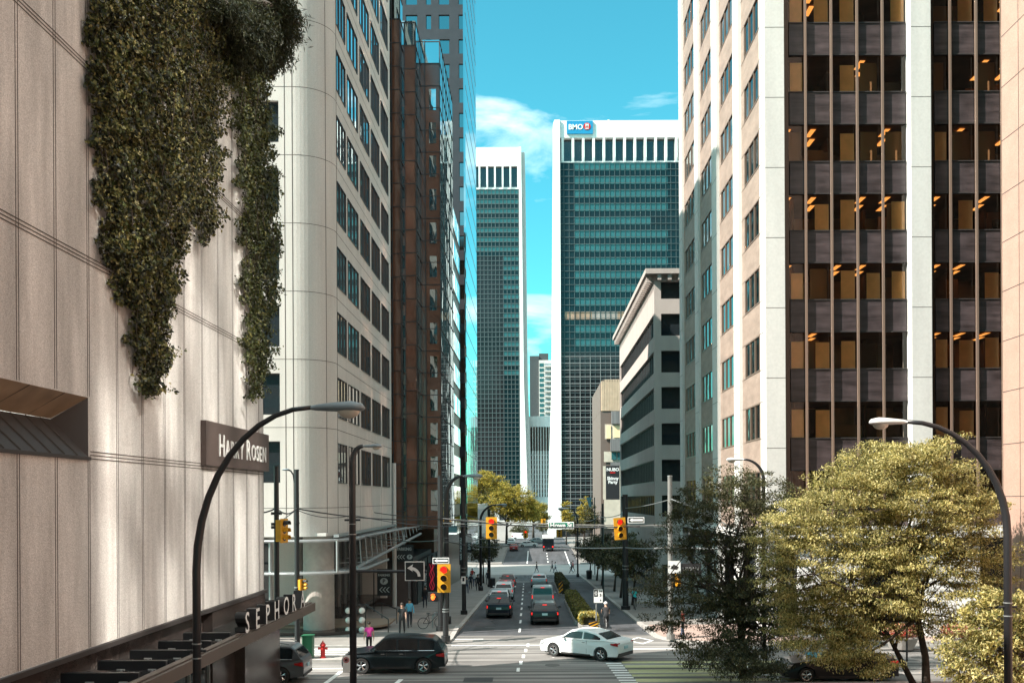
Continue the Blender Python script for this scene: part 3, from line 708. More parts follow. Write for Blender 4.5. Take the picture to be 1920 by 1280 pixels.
pr = MB(); c0 = P(1141, 222, Yf + 5); pr.tube([(c0.x, Yf + 5, ztF), (c0.x, Yf + 5, ztF + 1.2)], .12, M['steel'], 6); pr.ball((c0.x, Yf + 5, ztF + 1.5), .55, M['white'], 10); pr.box(P(1150, 226, Yf).x, P(1270, 226, Yf).x, Yf + 6, Yf + 20, ztF, ztF + .4, M['dark']); pr.build('roof_beacon', bF)

# ---- G: distant pale towers in the gap
Yg = 520.0
tG = thing('distant_condo_tower', 'small far-off white balconied apartment tower with dark side, seen in the gap beside the sky', 'tower', (P(1018, 800, Yg).x, Yg, -3))
b = MB(); a, c_ = P(993, 665, Yg), P(1024, 800, Yg); b.box(a.x, P(1007, 0, Yg).x, Yg, Yg + 14, -3, P(993, 667, Yg).z, mat('slate_cladding', (.05, .06, .065), .6)); b.box(P(1007, 0, Yg).x + .05, P(1025, 0, Yg).x, Yg + 1, Yg + 14, -3, P(993, 662, Yg).z, MATS['slate_cladding']); b.build('dark_wall', tG)
b = MB(); b.box(P(1007, 0, Yg).x, P(1040, 0, Yg).x, Yg - 2, Yg + .9, -3, P(1012, 676, Yg).z, M['offwhite']); b.build('white_wall', tG)
for q in range(11):
    z = P(1012, 682 + 9.4 * q, Yg).z; b = MB(); b.box(P(1008, 0, Yg).x, P(1016, 0, Yg).x, Yg - 2.2, Yg - 2.02, z - 1.7, z, M['teal']); b.build('window', tG); b = MB(); b.box(P(1018, 0, Yg).x, P(1030, 0, Yg).x, Yg - 2.2, Yg - 2.02, z - 1.2, z, mat('grey_glass', (.25, .3, .32), .2)); b.build('window', tG)
    b = MB(); b.box(P(1017, 0, Yg).x, P(1040, 0, Yg).x, Yg - 3.4, Yg - 2.22, z - 2.0, z - 1.3, M['offwhite']); b.build('balcony', tG)
Yh = 430.0
tH = thing('ribbed_white_building', 'distant curved white building with vertical ribs and brown upper floors', 'building', (P(1008, 900, Yh).x, Yh, -3.1))
b = MB(); xa, xb = P(984, 900, Yh).x, P(1045, 900, Yh).x
def curveprism(z0, z1, off, m_): b.prism([(xa - 3, Yh + 14 - off)] + [(xa + (xb - xa) * q / 8, Yh + 5 * (1 - math.sin(math.pi * (q + 1) / 10)) - off) for q in range(9)] + [(xb, Yh + 20), (xa - 3, Yh + 20)], z0, z1, m_)
curveprism(P(1000, 800, Yh).z, P(1000, 780, Yh).z, .6, M['white']); b.build('parapet_band', tH); b = MB(); curveprism(P(1000, 945, Yh).z, P(1000, 931, Yh).z, .6, M['white']); b.build('base_band', tH)
b = MB(); curveprism(-3.1, P(1000, 780.5, Yh).z, 0, mat('brown_recess', (.10, .065, .05), .5, noise=[(.5, .3)])); b.build('core', tH)
for q in range(12):
    xq = xa + (xb - xa) * q / 12; yq = Yh + 5 * (1 - math.sin(math.pi * (q * 8 / 12 + 1) / 10)) - .5
    b = MB(); b.box(xq - .35, xq + .35, yq - .5, yq + .4, P(1000, 931, Yh).z, P(1000, 845, Yh).z, M['white']); b.build('rib', tH)
    b = MB(); b.box(xq - .2, xq + .2, yq - .5, yq + .4, P(1000, 845, Yh).z, P(1000, 800, Yh).z, M['offwhite']); b.build('rib', tH)
b = MB()
for q in range(9):
    z = P(1000, 852 + q * 9, Yh).z; b.box(xa, xb, Yh + .1 - 0.2, Yh + .3, z - .35, z, M['offwhite'])
b.build('floor_bands', tH)

# ---- I: tan building with vertical sign
Yi = 190.0; xi0 = P(1126, 800, Yi).x
tI = thing('tan_building', 'narrow tan ribbed building with grey balcony bands, behind the striped office', 'building', (xi0 + 4, Yi, -3.1))
b = MB(); zt = P(1135, 711, Yi).z; z1 = P(1135, 770, Yi).z
xq = P(1175, 0, Yi).x
b.xprism([(xi0, z1), (xi0, zt - .8), (xi0 + .3, zt - .2), (xi0 + 1, zt), (xq, zt + .1), (xq, z1)], Yi, Yi + 27, mat('brown_side_wall', (.13, .10, .085), .8)); b.box(xi0 + .02, xq, Yi + .05, Yi + 27, -3.2, z1 - .02, MATS['brown_side_wall']); b.build('wall', tI)
b = MB(); 
for q in range(22):
    xx = xi0 + .25 + q * .32; b.box(xx, xx + .2, Yi - .12, Yi - .005, z1, zt - (.35 if q < 2 else .05), M['tanst'])
b.box(xi0 + .1, xq, Yi - .06, Yi - .004, z1, zt - .5, M['tanst']); b.build('ribbed_face', tI)
gm = mat('ribbed_grey_metal', (.15, .15, .15), .6, noise=[((6, 6, .1), .3)]); cream = mat('cream_render', (.5, .46, .38), .8, noise=[(1, .1)])
for (v0, v1, u0, m_, dd) in ((771, 795, 1142, gm, 1.0), (795, 823, 1130, cream, .3), (823, 846, 1140, gm, 1.0), (846, 866, 1128, cream, .2), (866, 873, 1140, gm, .3), (873, 936, 1126, cream, .25), (936, 990, 1128, cream, .3)):
    b = MB(); b.box(P(u0, 0, Yi).x, xq, Yi - dd, Yi - .13, P(1140, v1, Yi).z + .02, P(1140, v0, Yi).z - .02, m_); b.build('facade_band', tI)
for (u0, u1, v0, v1) in ((1146, 1163, 798, 820), (1142, 1151, 848, 862), (1153, 1162, 848, 862), (1133, 1141, 798, 822)):
    b = MB(); b.box(P(u0, 0, Yi).x, P(u1, 0, Yi).x, Yi - .45, Yi - .31, P(1140, v1, Yi).z, P(1140, v0, Yi).z, M['teal'] if v0 > 830 else M['blindt']); b.build('window', tI)
vs_ = thing('vertical_sign', 'tall black blade sign with white and red lettering on the tan building', 'sign', (P(1148, 930, 186).x, 186, 8))
b = MB(); a, c_ = P(1136, 873, 186), P(1162, 936, 186); b.box(a.x, c_.x, 186, 186.4, c_.z, a.z, M['signblack']); b.build('panel', vs_)
for (tx, v, sz, m_) in (('NUBO', 880, .85, M['signwhite']), ('bistro', 885.5, .4, M['redp']), ('Skinny', 896.5, .85, M['signwhite']), ('Party', 903.5, .85, M['signwhite'])):
    t = text_mb(tx, sz, .02, m_, None, .03); p = P(1149, v, 186); t.xf(frameM((p.x, 185.95, p.z), (1, 0, 0))); t.build('lettering', vs_)

# ---- J: striped concrete office
Yj = 103.0; XJ = 12.9; HJ = P(1240, 516, Yj).z
tJ = thing('striped_concrete_office', 'mid-rise grey concrete office with dark ribbon windows, halfway down the right side', 'building', (XJ + 6, Yj, -2))
w = MB()
zw = [(P(1250, v1, Yj).z, P(1250, v0, Yj).z) for v0, v1 in ((527, 560), (588, 629), (657, 698), (725, 766), (793, 834), (861, 902), (928, 968))][::-1]
zc = [-4.2, -1.6, .9] + [z for q in zw for z in q] + [HJ]
Oj = (XJ, Yj, 0)
ux = [0, P(1240, 700, Yj).x - XJ, 5.2, 6.4, 9.6]
res = facade(w, Oj, X3, NY, ux, zc, lambda i, j: i in (1, 3) and j % 2 == 1 and j > 0, .5, M['greyconc'])
for q in res: window(tJ, Oj, X3, NY, q, .5, M['dglass'], fr, 1, .07)
us2 = [0, .7, 41.3, 42]
zc2 = [-4.2, -1.6, .9] + [z for q in zw for z in q][:-2] + [zw[-1][0], HJ]
res = facade(w, Oj, Y3, NX, us2, zc2, lambda i, j: i == 1 and j % 2 == 1 and j < len(zc2) - 2, .3, M['greyconc'])
rg = mat('ribbon_glass', (.03, .028, .03), .06, spec=1, bump=(.7, .1))
for q in res: window(tJ, Oj, Y3, NX, q, .3, rg, fr, 23, .06, name='ribbon_window')
w.box(XJ + .55, XJ + 9.6, Yj + .55, Yj + 41.9, -4.2, HJ - .05, M['greyconc']); w.build('wall', tJ)
cn_ = MB(); cn_.box(XJ - 1.0, XJ + 10, Yj - .8, Yj + 42.5, HJ + .02, HJ + .55, M['greyconc'])
for q in range(42): cn_.box(XJ - .8, XJ - .02, Yj + .2 + q, Yj + .6 + q, HJ - .75, HJ, M['greyconc'])
for q in range(9): cn_.box(XJ + .3 + q * 1.1, XJ + .7 + q * 1.1, Yj - .6, Yj - .02, HJ - .6, HJ, M['greyconc'])
cn_.build('cornice', tJ)
aw = MB(); 
for q in range(7):
    y0 = Yj + 1 + q * 5.6; aw.add([(XJ - .02, y0, 1.3), (XJ - .02, y0 + 5, 1.3), (XJ - 1.8, y0 + 5, .1), (XJ - 1.8, y0, .1)], [(0, 1, 2, 3)], M['greypole'])
aw.build('awnings', tJ)

# ---- K: big right-hand tower
YK = 54.0; XK = P(1430, 600, YK).x; kk = YK / FPX
tK = thing('bronze_glass_tower', 'large office tower of bronze glass and dark spandrels between pale concrete columns, right side', 'tower', (XK + 12, YK + 15, 0))
zsp = [P(1600, v, YK).z for v in (-90, 40.6, 170.5, 301, 430.5, 560, 690, 819.5)]       # tops of the spandrel panels
st_ = 3.9
ztops = sorted(zsp + [zsp[0] + st_ * q for q in range(1, 9)] + [zsp[-1] - st_])
hs = 1.86
colx = [(P(1431, 500, YK).x, P(1467, 500, YK).x), (P(1702.5, 500, YK).x, P(1739.5, 500, YK).x), (P(1975, 500, YK).x, P(2012, 500, YK).x)]
HK = ztops[-1] + 2.5
jt = [P(1450, v, YK).z for v in (60.5,)][0]
for a, b_ in colx:
    c = MB(); c.box(a, b_, YK - .55, YK + .8, 6.4, HK, M['offwhite'])
    z = jt - 3.9 * 7
    while z < HK:
        if z > 6.5: c.box(a + .001, b_ - .001, YK - .556, YK - .551, z - .012, z + .012, M['groove'])
        z += 3.9
    c.build('column', tK)
sidecols = [(59.5, 61.2), (66.6, 68.6), (74.3, 75.9), (82.4, 83.9)]
for a, b_ in sidecols:
    c = MB(); c.box(XK - .14, XK + .5, a, b_, 6.2 - .042 * (a - 56), HK, M['offwhite'])
    z = jt - 3.9 * 8
    while z < HK:
        if z > 6.2: c.box(XK - .146, XK - .141, a + .001, b_ - .001, z - .012, z + .012, M['groove'])
        z += 3.9
    c.build('column', tK)
# front bays
YF_ = YK + .12
bays = [(colx[0][1], colx[1][0], [1511, 1559.5, 1608, 1655.5]), (colx[1][1], colx[2][0], [1782, 1831, 1879, 1927])]
gb = glass_tint('bronze_tinted_glass', (0.97, 0.80, 0.60), .0)
rnd = random.Random(5)
def blinds_for(r, n):     # which panes have a blind, roughly as in the photograph
    table = {0: [0, 6], 1: [0, 1, 2, 4, 6, 7], 2: [0, 2], 3: [2, 5], 4: [1, 2, 4, 6], 5: [0, 2, 3, 4, 7], 6: [0, 1, 2, 5, 6, 7], 7: [0, 1, 5, 6]}
    return table.get(r, [])
visible_rows = []
pane = 0
slabs = MB()
upg = []
for bi, (xa, xb, ms) in enumerate(bays):
    edges = [xa] + [P(m_, 500, YK).x for m_ in ms] + [xb]
    for zi, zt in enumerate(ztops):
        vr = 7 - zi + 1 if False else None
        for e in range(len(edges) - 1):
            ea, eb = edges[e] + .05, edges[e + 1] - .05
            lefto = .42 if e == 0 else .06
            vis = zt < zsp[0] + .5 and ea < P(1900, 500, YK).x
            if not vis: upg.append((ea, eb, zt)); continue
            r = [abs(zt - q) < .2 for q in zsp]; r = r.index(True) if True in r else 8
            sp = MB(); sp.box(ea + lefto, eb, YF_ - .02, YF_ + .10, zt - hs, zt, M['spand']); sp.box(ea + lefto - .02, eb + .01, YF_ - .07, YF_ - .021, zt - .05, zt, M['dark']); sp.box(ea + lefto - .02, eb + .01, YF_ - .07, YF_ - .021, zt - hs, zt - hs + .06, M['dark']); sp.build('spandrel_panel', tK)
            if lefto > .1: sp = None
            wn = MB(); wn.add([(ea, YF_ + .05, zt + .01), (eb, YF_ + .05, zt + .01), (eb, YF_ + .05, zt + st_ - hs - .01), (ea, YF_ + .05, zt + st_ - hs - .01)], [(0, 1, 2, 3)], gb)
            wo = wn.build('window', tK)
            idx = e + bi * 5
            if idx in blinds_for(r, 8):
                bl = MB(); d0 = .16; bl.box(ea + (.55 if e else .5), eb - .02, YF_ + d0, YF_ + d0 + .02, zt + .02, zt + st_ - hs - .25 - rnd.random() * .3, M['blindt']); bl.build('blind', wo)
            elif r in (2, 3, 0, 5) and rnd.random() < .35:
                bl = MB(); bl.box(ea + .35, eb - .02, YF_ + .5, YF_ + .52, zt + .02, zt + st_ - hs - .2, mat('shaded_blind', (.26, .16, .09), .8)); bl.build('blind', wo)
    for x_ in edges[1:-1]:
        m_ = MB(); m_.box(x_ - .055, x_ + .055, YF_ - .26, YF_ - .09, 6.4, HK, M['bronze']); m_.build('mullion', tK)
    dm = MB(); dm.box(xa, xa + .42, YF_ + .0, YF_ + .04, 6.4, HK, mat('dark_edge_tone', (.03, .018, .013), .1)); dm.build('edge_strip', tK)  # dark strip along the bay edge next to the column
u_ = MB()
for ea, eb, zt in upg: u_.box(ea, eb, YF_, YF_ + .1, zt - hs, zt, M['spand']); u_.box(ea, eb, YF_ + .02, YF_ + .08, zt + .01, zt + st_ - hs - .01, M['bglass'])
u_.build('upper_panels', tK, kind='stuff')
# interior floors with ceiling lights
fl = MB()
for zt in ztops:
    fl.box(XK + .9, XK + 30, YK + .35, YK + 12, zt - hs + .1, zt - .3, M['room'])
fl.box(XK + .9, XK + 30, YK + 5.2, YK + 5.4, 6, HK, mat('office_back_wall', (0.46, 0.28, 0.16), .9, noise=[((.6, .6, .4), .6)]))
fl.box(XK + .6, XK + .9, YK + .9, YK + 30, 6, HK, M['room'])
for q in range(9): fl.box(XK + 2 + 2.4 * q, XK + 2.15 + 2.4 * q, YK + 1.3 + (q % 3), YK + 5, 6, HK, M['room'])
rp = random.Random(11)
pm_ = [mat('interior_tan_wall', (.34, .20, .11), .9), mat('interior_brown_door', (.20, .10, .05), .8), mat('interior_dark_cabinet', (.03, .02, .015), .8), mat('interior_pale_panel', (.42, .30, .20), .9)]
for zt in ztops[:9]:
    for q in range(15):
        xa = XK + 1.2 + rp.random() * 15; wd = .4 + rp.random() * 1.3; dd = .9 + rp.random() * 3.5; hh_ = (.5, 1.9, 1.2, 2.0)[rp.randrange(4)]
        fl.box(xa, xa + wd, YK + dd, YK + dd + .1, zt - .25, zt - .25 + hh_, pm_[rp.randrange(4)])
fl.build('interior', tK)
lrows = {1: [1, 9], 2: [3, 8, 9], 3: [0, 1, 4, 7, 9], 4: [0, 1, 3, 4, 6, 8], 5: [0, 2, 3, 6, 7, 10], 6: [1, 6, 8, 7, 10], 0: [0, 3]}
for r, ids in lrows.items():
    zt = zsp[r] if r < 8 else 0
    for q in ids:
        for dd in (0, 1.5):
            lx = XK + 1.6 + q * 1.42 + .0 + (dd * .25); l_ = MB(); zc_ = zt + st_ - hs + .06
            l_.add([(lx, YK + .9 + dd, zc_), (lx + .3, YK + .9 + dd, zc_), (lx + .3, YK + 2.1 + dd, zc_), (lx, YK + 2.1 + dd, zc_)], [(0, 1, 2, 3)], M['roomlight']); l_.build('ceiling_light', tK)
# side bays
sb = MB()
sideb = [(YK + .0, 59.5), (61.2, 66.6), (68.6, 74.3), (75.9, 82.4)]
for bi, (ya, yb) in enumerate(sideb):
    L_ = yb - ya; o0, o1 = (.14 * L_, L_ - .12 * L_) if bi else (.9, L_ - .9)
    vc = [6.1]
    rr = [z for z in ztops]
    for z in rr: vc += [z, z + st_ - hs]
    vc = vc[:-1] + [HK] if vc[-1] > HK else vc + [HK]
    res = facade(sb, (XK + .05, ya, 0), Y3, NX, [0, o0, o1, L_], vc, lambda i, j: i == 1 and j % 2 == 1, .07, M['brownst'])
    rv = [q for q in res if q[3] < zsp[0] + 4.5]; ru = [q[:4] for q in res if q[3] >= zsp[0] + 4.5]
    sg_ = mat('side_bronze_glass', (0.19, 0.12, 0.095), .05, 1.0, bump=(.6, .25))
    for q in rv: window(tK, (XK + .05, ya, 0), Y3, NX, q, .07, sg_, M['bronze'], 2, .06, name='side_window')
    if ru: window(tK, (XK + .05, ya, 0), Y3, NX, None, .07, sg_, M['bronze'], 2, .06, rects=ru, name='upper_side_windows', kind='stuff')
    for z in rr:
        for q in (0, .0):
            pass
    for q in range(1, 5):
        yy = L_ * q / 5; 
        if not (o0 - .05 < yy < o1 + .05): sb.obox((XK + .05, ya, 0), Y3, NX, yy - .012, yy + .012, 6.1, HK, .002, .005, M['groove'])
    for z in rr:
        sb.obox((XK + .05, ya, 0), Y3, NX, 0, L_, z - .03, z - .005, .003, .02, M['bronze']); sb.obox((XK + .05, ya, 0), Y3, NX, 0, L_, z + st_ - hs + .005, z + st_ - hs + .03, .003, .02, M['bronze'])
sb.box(XK + .3, XK + .58, YK + .4, 84.9, 6, HK, M['dark']); sb.build('side_wall', tK)
ro = MB(); ro.box(XK, XK + 30, YK + .9, 85, HK, HK + .4, M['offwhite']); ro.build('roof', tK)
# podium
pd = MB(); pd.box(XK - .3, XK + 30, YK - .4, YK + 1.2, 5.75, 6.38, M['white']); pd.box(XK - .3, XK + .2, YK + 1.21, 84.8, 5.6, 6.05, M['offwhite'])
for a, b_ in ((XK - .2, XK + .75), (XK + 2.0, XK + 5.6), (XK + 9.2, XK + 12.2), (XK + 17, XK + 24)): pd.box(a, b_, YK + .1, YK + 1.1, .15, 5.74, M['white'])
for a, b_ in sidecols: pd.box(XK - .2, XK + .3, a, b_, -1.4, 5.58, M['offwhite'])
pd.build('podium_wall', tK)
pg = MB(); pg.box(XK + .8, XK + 30, YK + 1.25, YK + 1.5, .15, 5.7, M['dglass']); pg.box(XK + .5, XK + .8, YK + 1.6, 84.7, -1.3, 5.5, M['dglass']); pg.build('shopfront', tK)
us_ = thing('shop_name_sign', 'small black fascia sign with grey lettering low on the tower podium behind the signal', 'sign', (14.6, 60, 4))
a, c_ = P(1278, 1056, 62), P(1306, 1076, 62)
b = MB(); b.box(a.x, c_.x + .3, 62.0, 62.3, c_.z, a.z, M['signblack']); b.build('panel', us_)
t = text_mb('URBAN', .32, .01, M['steel']); t.xf(frameM(((a.x + c_.x) / 2 + .1, 61.96, (a.z + c_.z) / 2), (1, 0, 0))); t.build('lettering', us_)

# ---- L: pink granite building at right edge
XP = P(1880, 600, 40).x
tP = thing('pink_granite_building', 'speckled pink granite wall running along the right edge of the view', 'building', (XP + 5, 30, 0))
b = MB(); b.box(XP, XP + 25, -10, 40, .14, 60, M['pink']); b.build('wall', tP)
b = MB()
for z in [P(1880, v, 40).z for v in (-40, 70, 165, 265, 365, 455, 547, 640, 735, 833, 930, 1030)]: b.box(XP - .007, XP - .003, -10, 40, z - .014, z + .014, M['groove']); b.box(XP, XP + 25, 40.003, 40.007, z - .014, z + .014, M['groove'])
for yy in np.arange(38.6, 0, -2.8): b.box(XP - .012, XP - .008, yy - .012, yy + .012, .2, 60, M['groove'])
b.build('panel_joints', tP)

# ---- M: low far buildings closing the street, left block
def simple_block(nm, label, x0, x1, y0, y1, z0, z1, m_, gm_, rows_, cols_, side):
    t = thing(nm, label, 'building', ((x0 + x1) / 2, y0, z0)); w = MB()
    H = z1 - z0; vc = [0]; 
    for r in range(rows_): a = H * (r + .35) / rows_; vc += [a, a + H * .45 / rows_]
    vc += [H]; Wd = (x1 - x0); uc = [0]
    for c in range(cols_): a = Wd * (c + .2) / cols_; uc += [a, a + Wd * .6 / cols_]
    uc += [Wd]
    res = facade(w, (x0, y0, z0), X3, NY, uc, vc, lambda i, j: i % 2 == 1 and j % 2 == 1, .3, m_)
    for q in res: window(t, (x0, y0, z0), X3, NY, q, .3, gm_, None)
    Ld = y1 - y0; n = max(2, int(Ld / 4)); uc = [0]
    for c in range(n): a = Ld * (c + .2) / n; uc += [a, a + Ld * .6 / n]
    uc += [Ld]; xs_ = x1 if side > 0 else x0; Nn = X3 if side > 0 else NX
    res = facade(w, (xs_, y0, z0), Y3, Nn, uc, vc, lambda i, j: i % 2 == 1 and j % 2 == 1, .3, m_)
    for q in res: window(t, (xs_, y0, z0), Y3, Nn, q, .3, gm_, None)
    w.box(x0 + .35, x1 - .35, y0 + .35, y1, z0, z1 - .02, m_)
    w.build('wall', t); return t
simple_block('low_white_building', 'low pale storefront building behind the yellow street trees, far left', -40, -11.5, 178, 236, -4, 7, M['offwhite'], M['dglass'], 2, 6, 1)
simple_block('far_low_building', 'low sunlit white building closing the far end of the street', -30, 12, 405, 425, -3.1, 3, M['offwhite'], M['dglass'], 1, 9, 1)

# ---- N: towers standing behind the photographer (what the glass reflects)
def back_tower(label, x0, x1, y0, y1, H, m_):
    t = thing('brown_office_tower', label, 'tower', ((x0 + x1) / 2, y1, 0), 'towers behind the photographer'); w = MB()
    w.box(x0, x1, y0, y1, -.1, H, m_); w.build('wall', t); g_ = MB()
    for z in np.arange(5, H - 3, 3.9): g_.box(x0 + 1, x1 - 1, y1 + .02, y1 + .06, z, z + 1.9, M['dglass'])
    g_.build('window_bands', t, kind='stuff')
back_tower('brown office tower behind the photographer on the left, seen only in reflections', -75, -9, -90, -62, 100, M['browngr'])
back_tower('grey brown office tower behind the photographer on the right, seen only in reflections', 10, 120, -95, -66, 92, M['darkgr'])
# ================================================================== VEGETATION
rng = np.random.default_rng(7)
def leaf_mesh(name, C, D, Wd, ln, wd, mats, parent, fold=0.0, midx=None):
    """C centres (n,3), D long directions, Wd side directions -> rhombic leaf faces"""
    n = len(C)
    D = D / np.linalg.norm(D, axis=1, keepdims=True); Wd = Wd - D * (Wd * D).sum(1, keepdims=True); Wd /= np.maximum(np.linalg.norm(Wd, axis=1, keepdims=True), 1e-6)
    ln = np.broadcast_to(ln, n)[:, None]; wd = np.broadcast_to(wd, n)[:, None]
    V = np.empty((n, 4, 3)); V[:, 0] = C - D * ln / 2; V[:, 1] = C + Wd * wd / 2 - D * ln * .08; V[:, 2] = C + D * ln / 2; V[:, 3] = C - Wd * wd / 2 - D * ln * .08
    V[:, 1:4:2, 2] += 0
    o0 = np.array(ORG[parent.name]) if parent is not None else np.zeros(3)
    V = (V.reshape(-1, 3) - o0).astype(np.float32)
    me = bpy.data.meshes.new(name); me.vertices.add(4 * n); me.loops.add(4 * n); me.polygons.add(n)
    me.vertices.foreach_set('co', V.ravel()); me.loops.foreach_set('vertex_index', np.arange(4 * n, dtype=np.int32))
    me.polygons.foreach_set('loop_start', np.arange(0, 4 * n, 4, dtype=np.int32))
    try: me.polygons.foreach_set('loop_total', np.full(n, 4, dtype=np.int32))
    except Exception: pass
    for m in mats: me.materials.append(m)
    me.polygons.foreach_set('material_index', (rng.integers(0, len(mats), n) if midx is None else midx).astype(np.int32))
    me.update(calc_edges=True); me.validate()
    o = bpy.data.objects.new(name, me); COL.objects.link(o)
    if parent is not None: o.parent = parent
    return o
def unit(n): v = rng.normal(size=(n, 3)); return v / np.linalg.norm(v, axis=1, keepdims=True)

def tree(name, label, base, fork, blobs, nclu, per, lsize, mats, tr=.16, group=None, limbs=14, twist=0.25, flat=.45, crad=.6, trunkpts=None, ltw=.36, cat='tree', twigs=60):
    base = Vector(base); fork = Vector(fork)
    t = thing(name, label, cat, base, group)
    cs = []; wts = np.array([b[1][0] * b[1][1] * b[1][2] for b in blobs]); wts = (wts ** .75) / (wts ** .75).sum()
    for k in rng.choice(len(blobs), nclu, p=wts):
        c, r = blobs[k]; d = unit(1)[0]; q = rng.random() ** .38
        cs.append(np.array(c) + d * np.array(r) * q)
    cs = np.array(cs)
    tb = MB(); pts = [base] + [Vector(p) for p in (trunkpts or [])] + [fork]
    tb.tube(pts, [tr * (1.25 if i == 0 else 1 - .35 * i / (len(pts) - 1)) for i in range(len(pts))], M['bark'], 8)
    tb.build('trunk', t, smooth=True)
    lb = MB(); ends = []
    for k in range(limbs):
        e = Vector(cs[rng.integers(len(cs))]); s = fork if k % 3 else base.lerp(fork, .8)
        mid = s.lerp(e, .5) + Vector(rng.normal(size=3) * (e - s).length * .09) + Vector((0, 0, (e - s).length * .08))
        q1 = s.lerp(mid, .5) + Vector(rng.normal(size=3) * .08 * (e - s).length); q2 = mid.lerp(e, .5) + Vector(rng.normal(size=3) * .06 * (e - s).length)
        lb.tube([s, q1, mid, q2, e], [tr * .55, tr * .42, tr * .3, tr * .18, tr * .05], M['bark'], 5, False); ends += [mid, q2, q1]
    if ends:
        for k in range(twigs):
            s = ends[rng.integers(len(ends))]; e = Vector(cs[rng.integers(len(cs))])
            if (e - s).length > 4: continue
            m_ = s.lerp(e, .5) + Vector(rng.normal(size=3) * .18)
            lb.tube([s, m_, e], [tr * .15, tr * .1, tr * .03], M['bark'], 4, False)
        lb.build('limbs', t)
    n = nclu * per; ci = np.repeat(np.arange(nclu), per)
    off = unit(n) * (rng.random(n) ** .5)[:, None] * np.array([crad, crad, crad * flat]) * (0.6 + .8 * rng.random(nclu))[ci][:, None]
    C = cs[ci] + off
    cen = cs.mean(0); outd = cs - cen; outd /= np.maximum(np.linalg.norm(outd, axis=1, keepdims=True), .3)
    D = outd[ci] * .7 + unit(n) * .9 + np.array([0, 0, -.35])
    Wd = unit(n) * .7 + np.cross(D, [0, 0, 1.0])
    keep = C[:, 2] > (base.z + .9 if base.z < 20 else 0)
    leaf_mesh('crown', C[keep], D[keep], Wd[keep], (lsize * (.7 + .6 * rng.random(n)))[keep], (lsize * ltw * (.7 + .6 * rng.random(n)))[keep], mats, t)
    return t
def blob(u, v, ru, rv, Y, dy=None):
    k = Y / FPX; return (tuple(P(u, v, Y)), (ru * k, dy or (ru * k * .9), rv * k))

LG = [leafmat('leaf_olive', (.36, .31, .10), .4), leafmat('leaf_yellow_olive', (.62, .55, .25), .45), leafmat('leaf_green', (.13, .135, .04), .35)]
LD = [leafmat('leaf_deep', (.062, .065, .026), .3), leafmat('leaf_deep_olive', (.10, .09, .036), .3), leafmat('leaf_dark_green', (.04, .045, .02), .25)]  # three dark leaf tones mixed at random
LY = [leafmat('leaf_golden', (.45, .33, .05), .5), leafmat('leaf_gold_olive', (.32, .26, .05), .45), leafmat('leaf_green_gold', (.20, .18, .04), .4)]
YT = 37.0
tree('locust_tree', 'big feathery yellow-green street tree lit by the sun at lower right', P(1738, 1324, YT), P(1712, 1120, YT),
     [blob(1690, 945, 160, 130, YT, 2.6), blob(1585, 980, 120, 110, YT), blob(1790, 960, 95, 110, YT), blob(1650, 870, 90, 60, YT), blob(1745, 860, 80, 55, YT), blob(1700, 1080, 190, 80, YT, 2.4), blob(1510, 1060, 105, 85, YT), blob(1600, 1150, 110, 70, YT, 1.6), blob(1840, 1050, 70, 70, YT), blob(1470, 990, 70, 60, YT), blob(1560, 1210, 90, 40, YT - 1, 1.), blob(1610, 1240, 90, 38, YT - 1, 1.), blob(1500, 1160, 70, 70, YT), blob(1770, 1170, 70, 45, YT)],
     1250, 125, .122, LG, .17, limbs=30, flat=.32, crad=.55, trunkpts=[P(1735, 1230, YT)], twigs=160)
tree('street_tree', 'dark shaded street tree overhanging the crossing between the pole and the sunlit tree', P(1395, 1290, 42.5), P(1385, 1130, 42.5),
     [blob(1390, 925, 95, 55, 43), blob(1310, 950, 60, 45, 43), blob(1330, 1120, 105, 60, 42.5), blob(1410, 1165, 95, 80, 42), blob(1235, 1100, 55, 42, 42), blob(1340, 1215, 75, 45, 41), blob(1430, 1000, 75, 90, 43), blob(1450, 1110, 70, 80, 43), blob(1290, 1000, 60, 45, 43), blob(1250, 1160, 45, 30, 42), blob(1400, 1245, 80, 35, 40), blob(1345, 1025, 90, 35, 43)],
     820, 95, .13, LD, .16, limbs=26, flat=.4, crad=.5, twigs=200)
tree('street_tree', 'low bushy street tree with sharper leaves at the bottom right corner beside the lamp post', P(1905, 1330, 34), P(1890, 1260, 34),
     [blob(1880, 1160, 75, 65, 34), blob(1930, 1200, 60, 80, 34), blob(1820, 1220, 60, 45, 34), blob(1860, 1265, 90, 40, 34)],
     190, 80, .17, LG, .10, limbs=8, flat=.5, crad=.45)
lean = tree('street_tree', 'slim leaning street tree whose bare trunk slants behind the black sedan\'s tail', P(1722, 1300, 38.5), P(1668, 1195, 38.5),
     [blob(1640, 1150, 60, 40, 38.5), blob(1580, 1180, 60, 35, 38.5)], 60, 55, .19, LG, .12, limbs=6, flat=.4, crad=.45)
# hedge-like shrubs / flowers on the right corner
for (u, v, r_, cols, lb_) in ((1690, 1205, .75, ('f1',), 'round planter of red and yellow flowers left of the small lamp post'), (1800, 1208, .8, ('f1',), 'round planter of pink and red flowers right of the small lamp post')):
    Yp = 50.0; p = P(u, v, Yp); t = thing('flower_planter', lb_, 'planter', (p.x, Yp, .14)); b = MB(); b.lathe([(.6, .14), (.85, .7), (.9, .75)], (p.x, Yp, 0), M['kerb'], 20); b.build('bowl', t)
    n = 1500; C = np.array([p.x, Yp, 1.05]) + unit(n) * np.array([1.0, .9, .4]) * (rng.random(n) ** .4)[:, None]
    leaf_mesh('flowers', C, unit(n), unit(n), .12, .1, [leafmat('petal_red', (.5, .05, .04)), leafmat('petal_pink', (.55, .25, .22)), LG[1]], t)
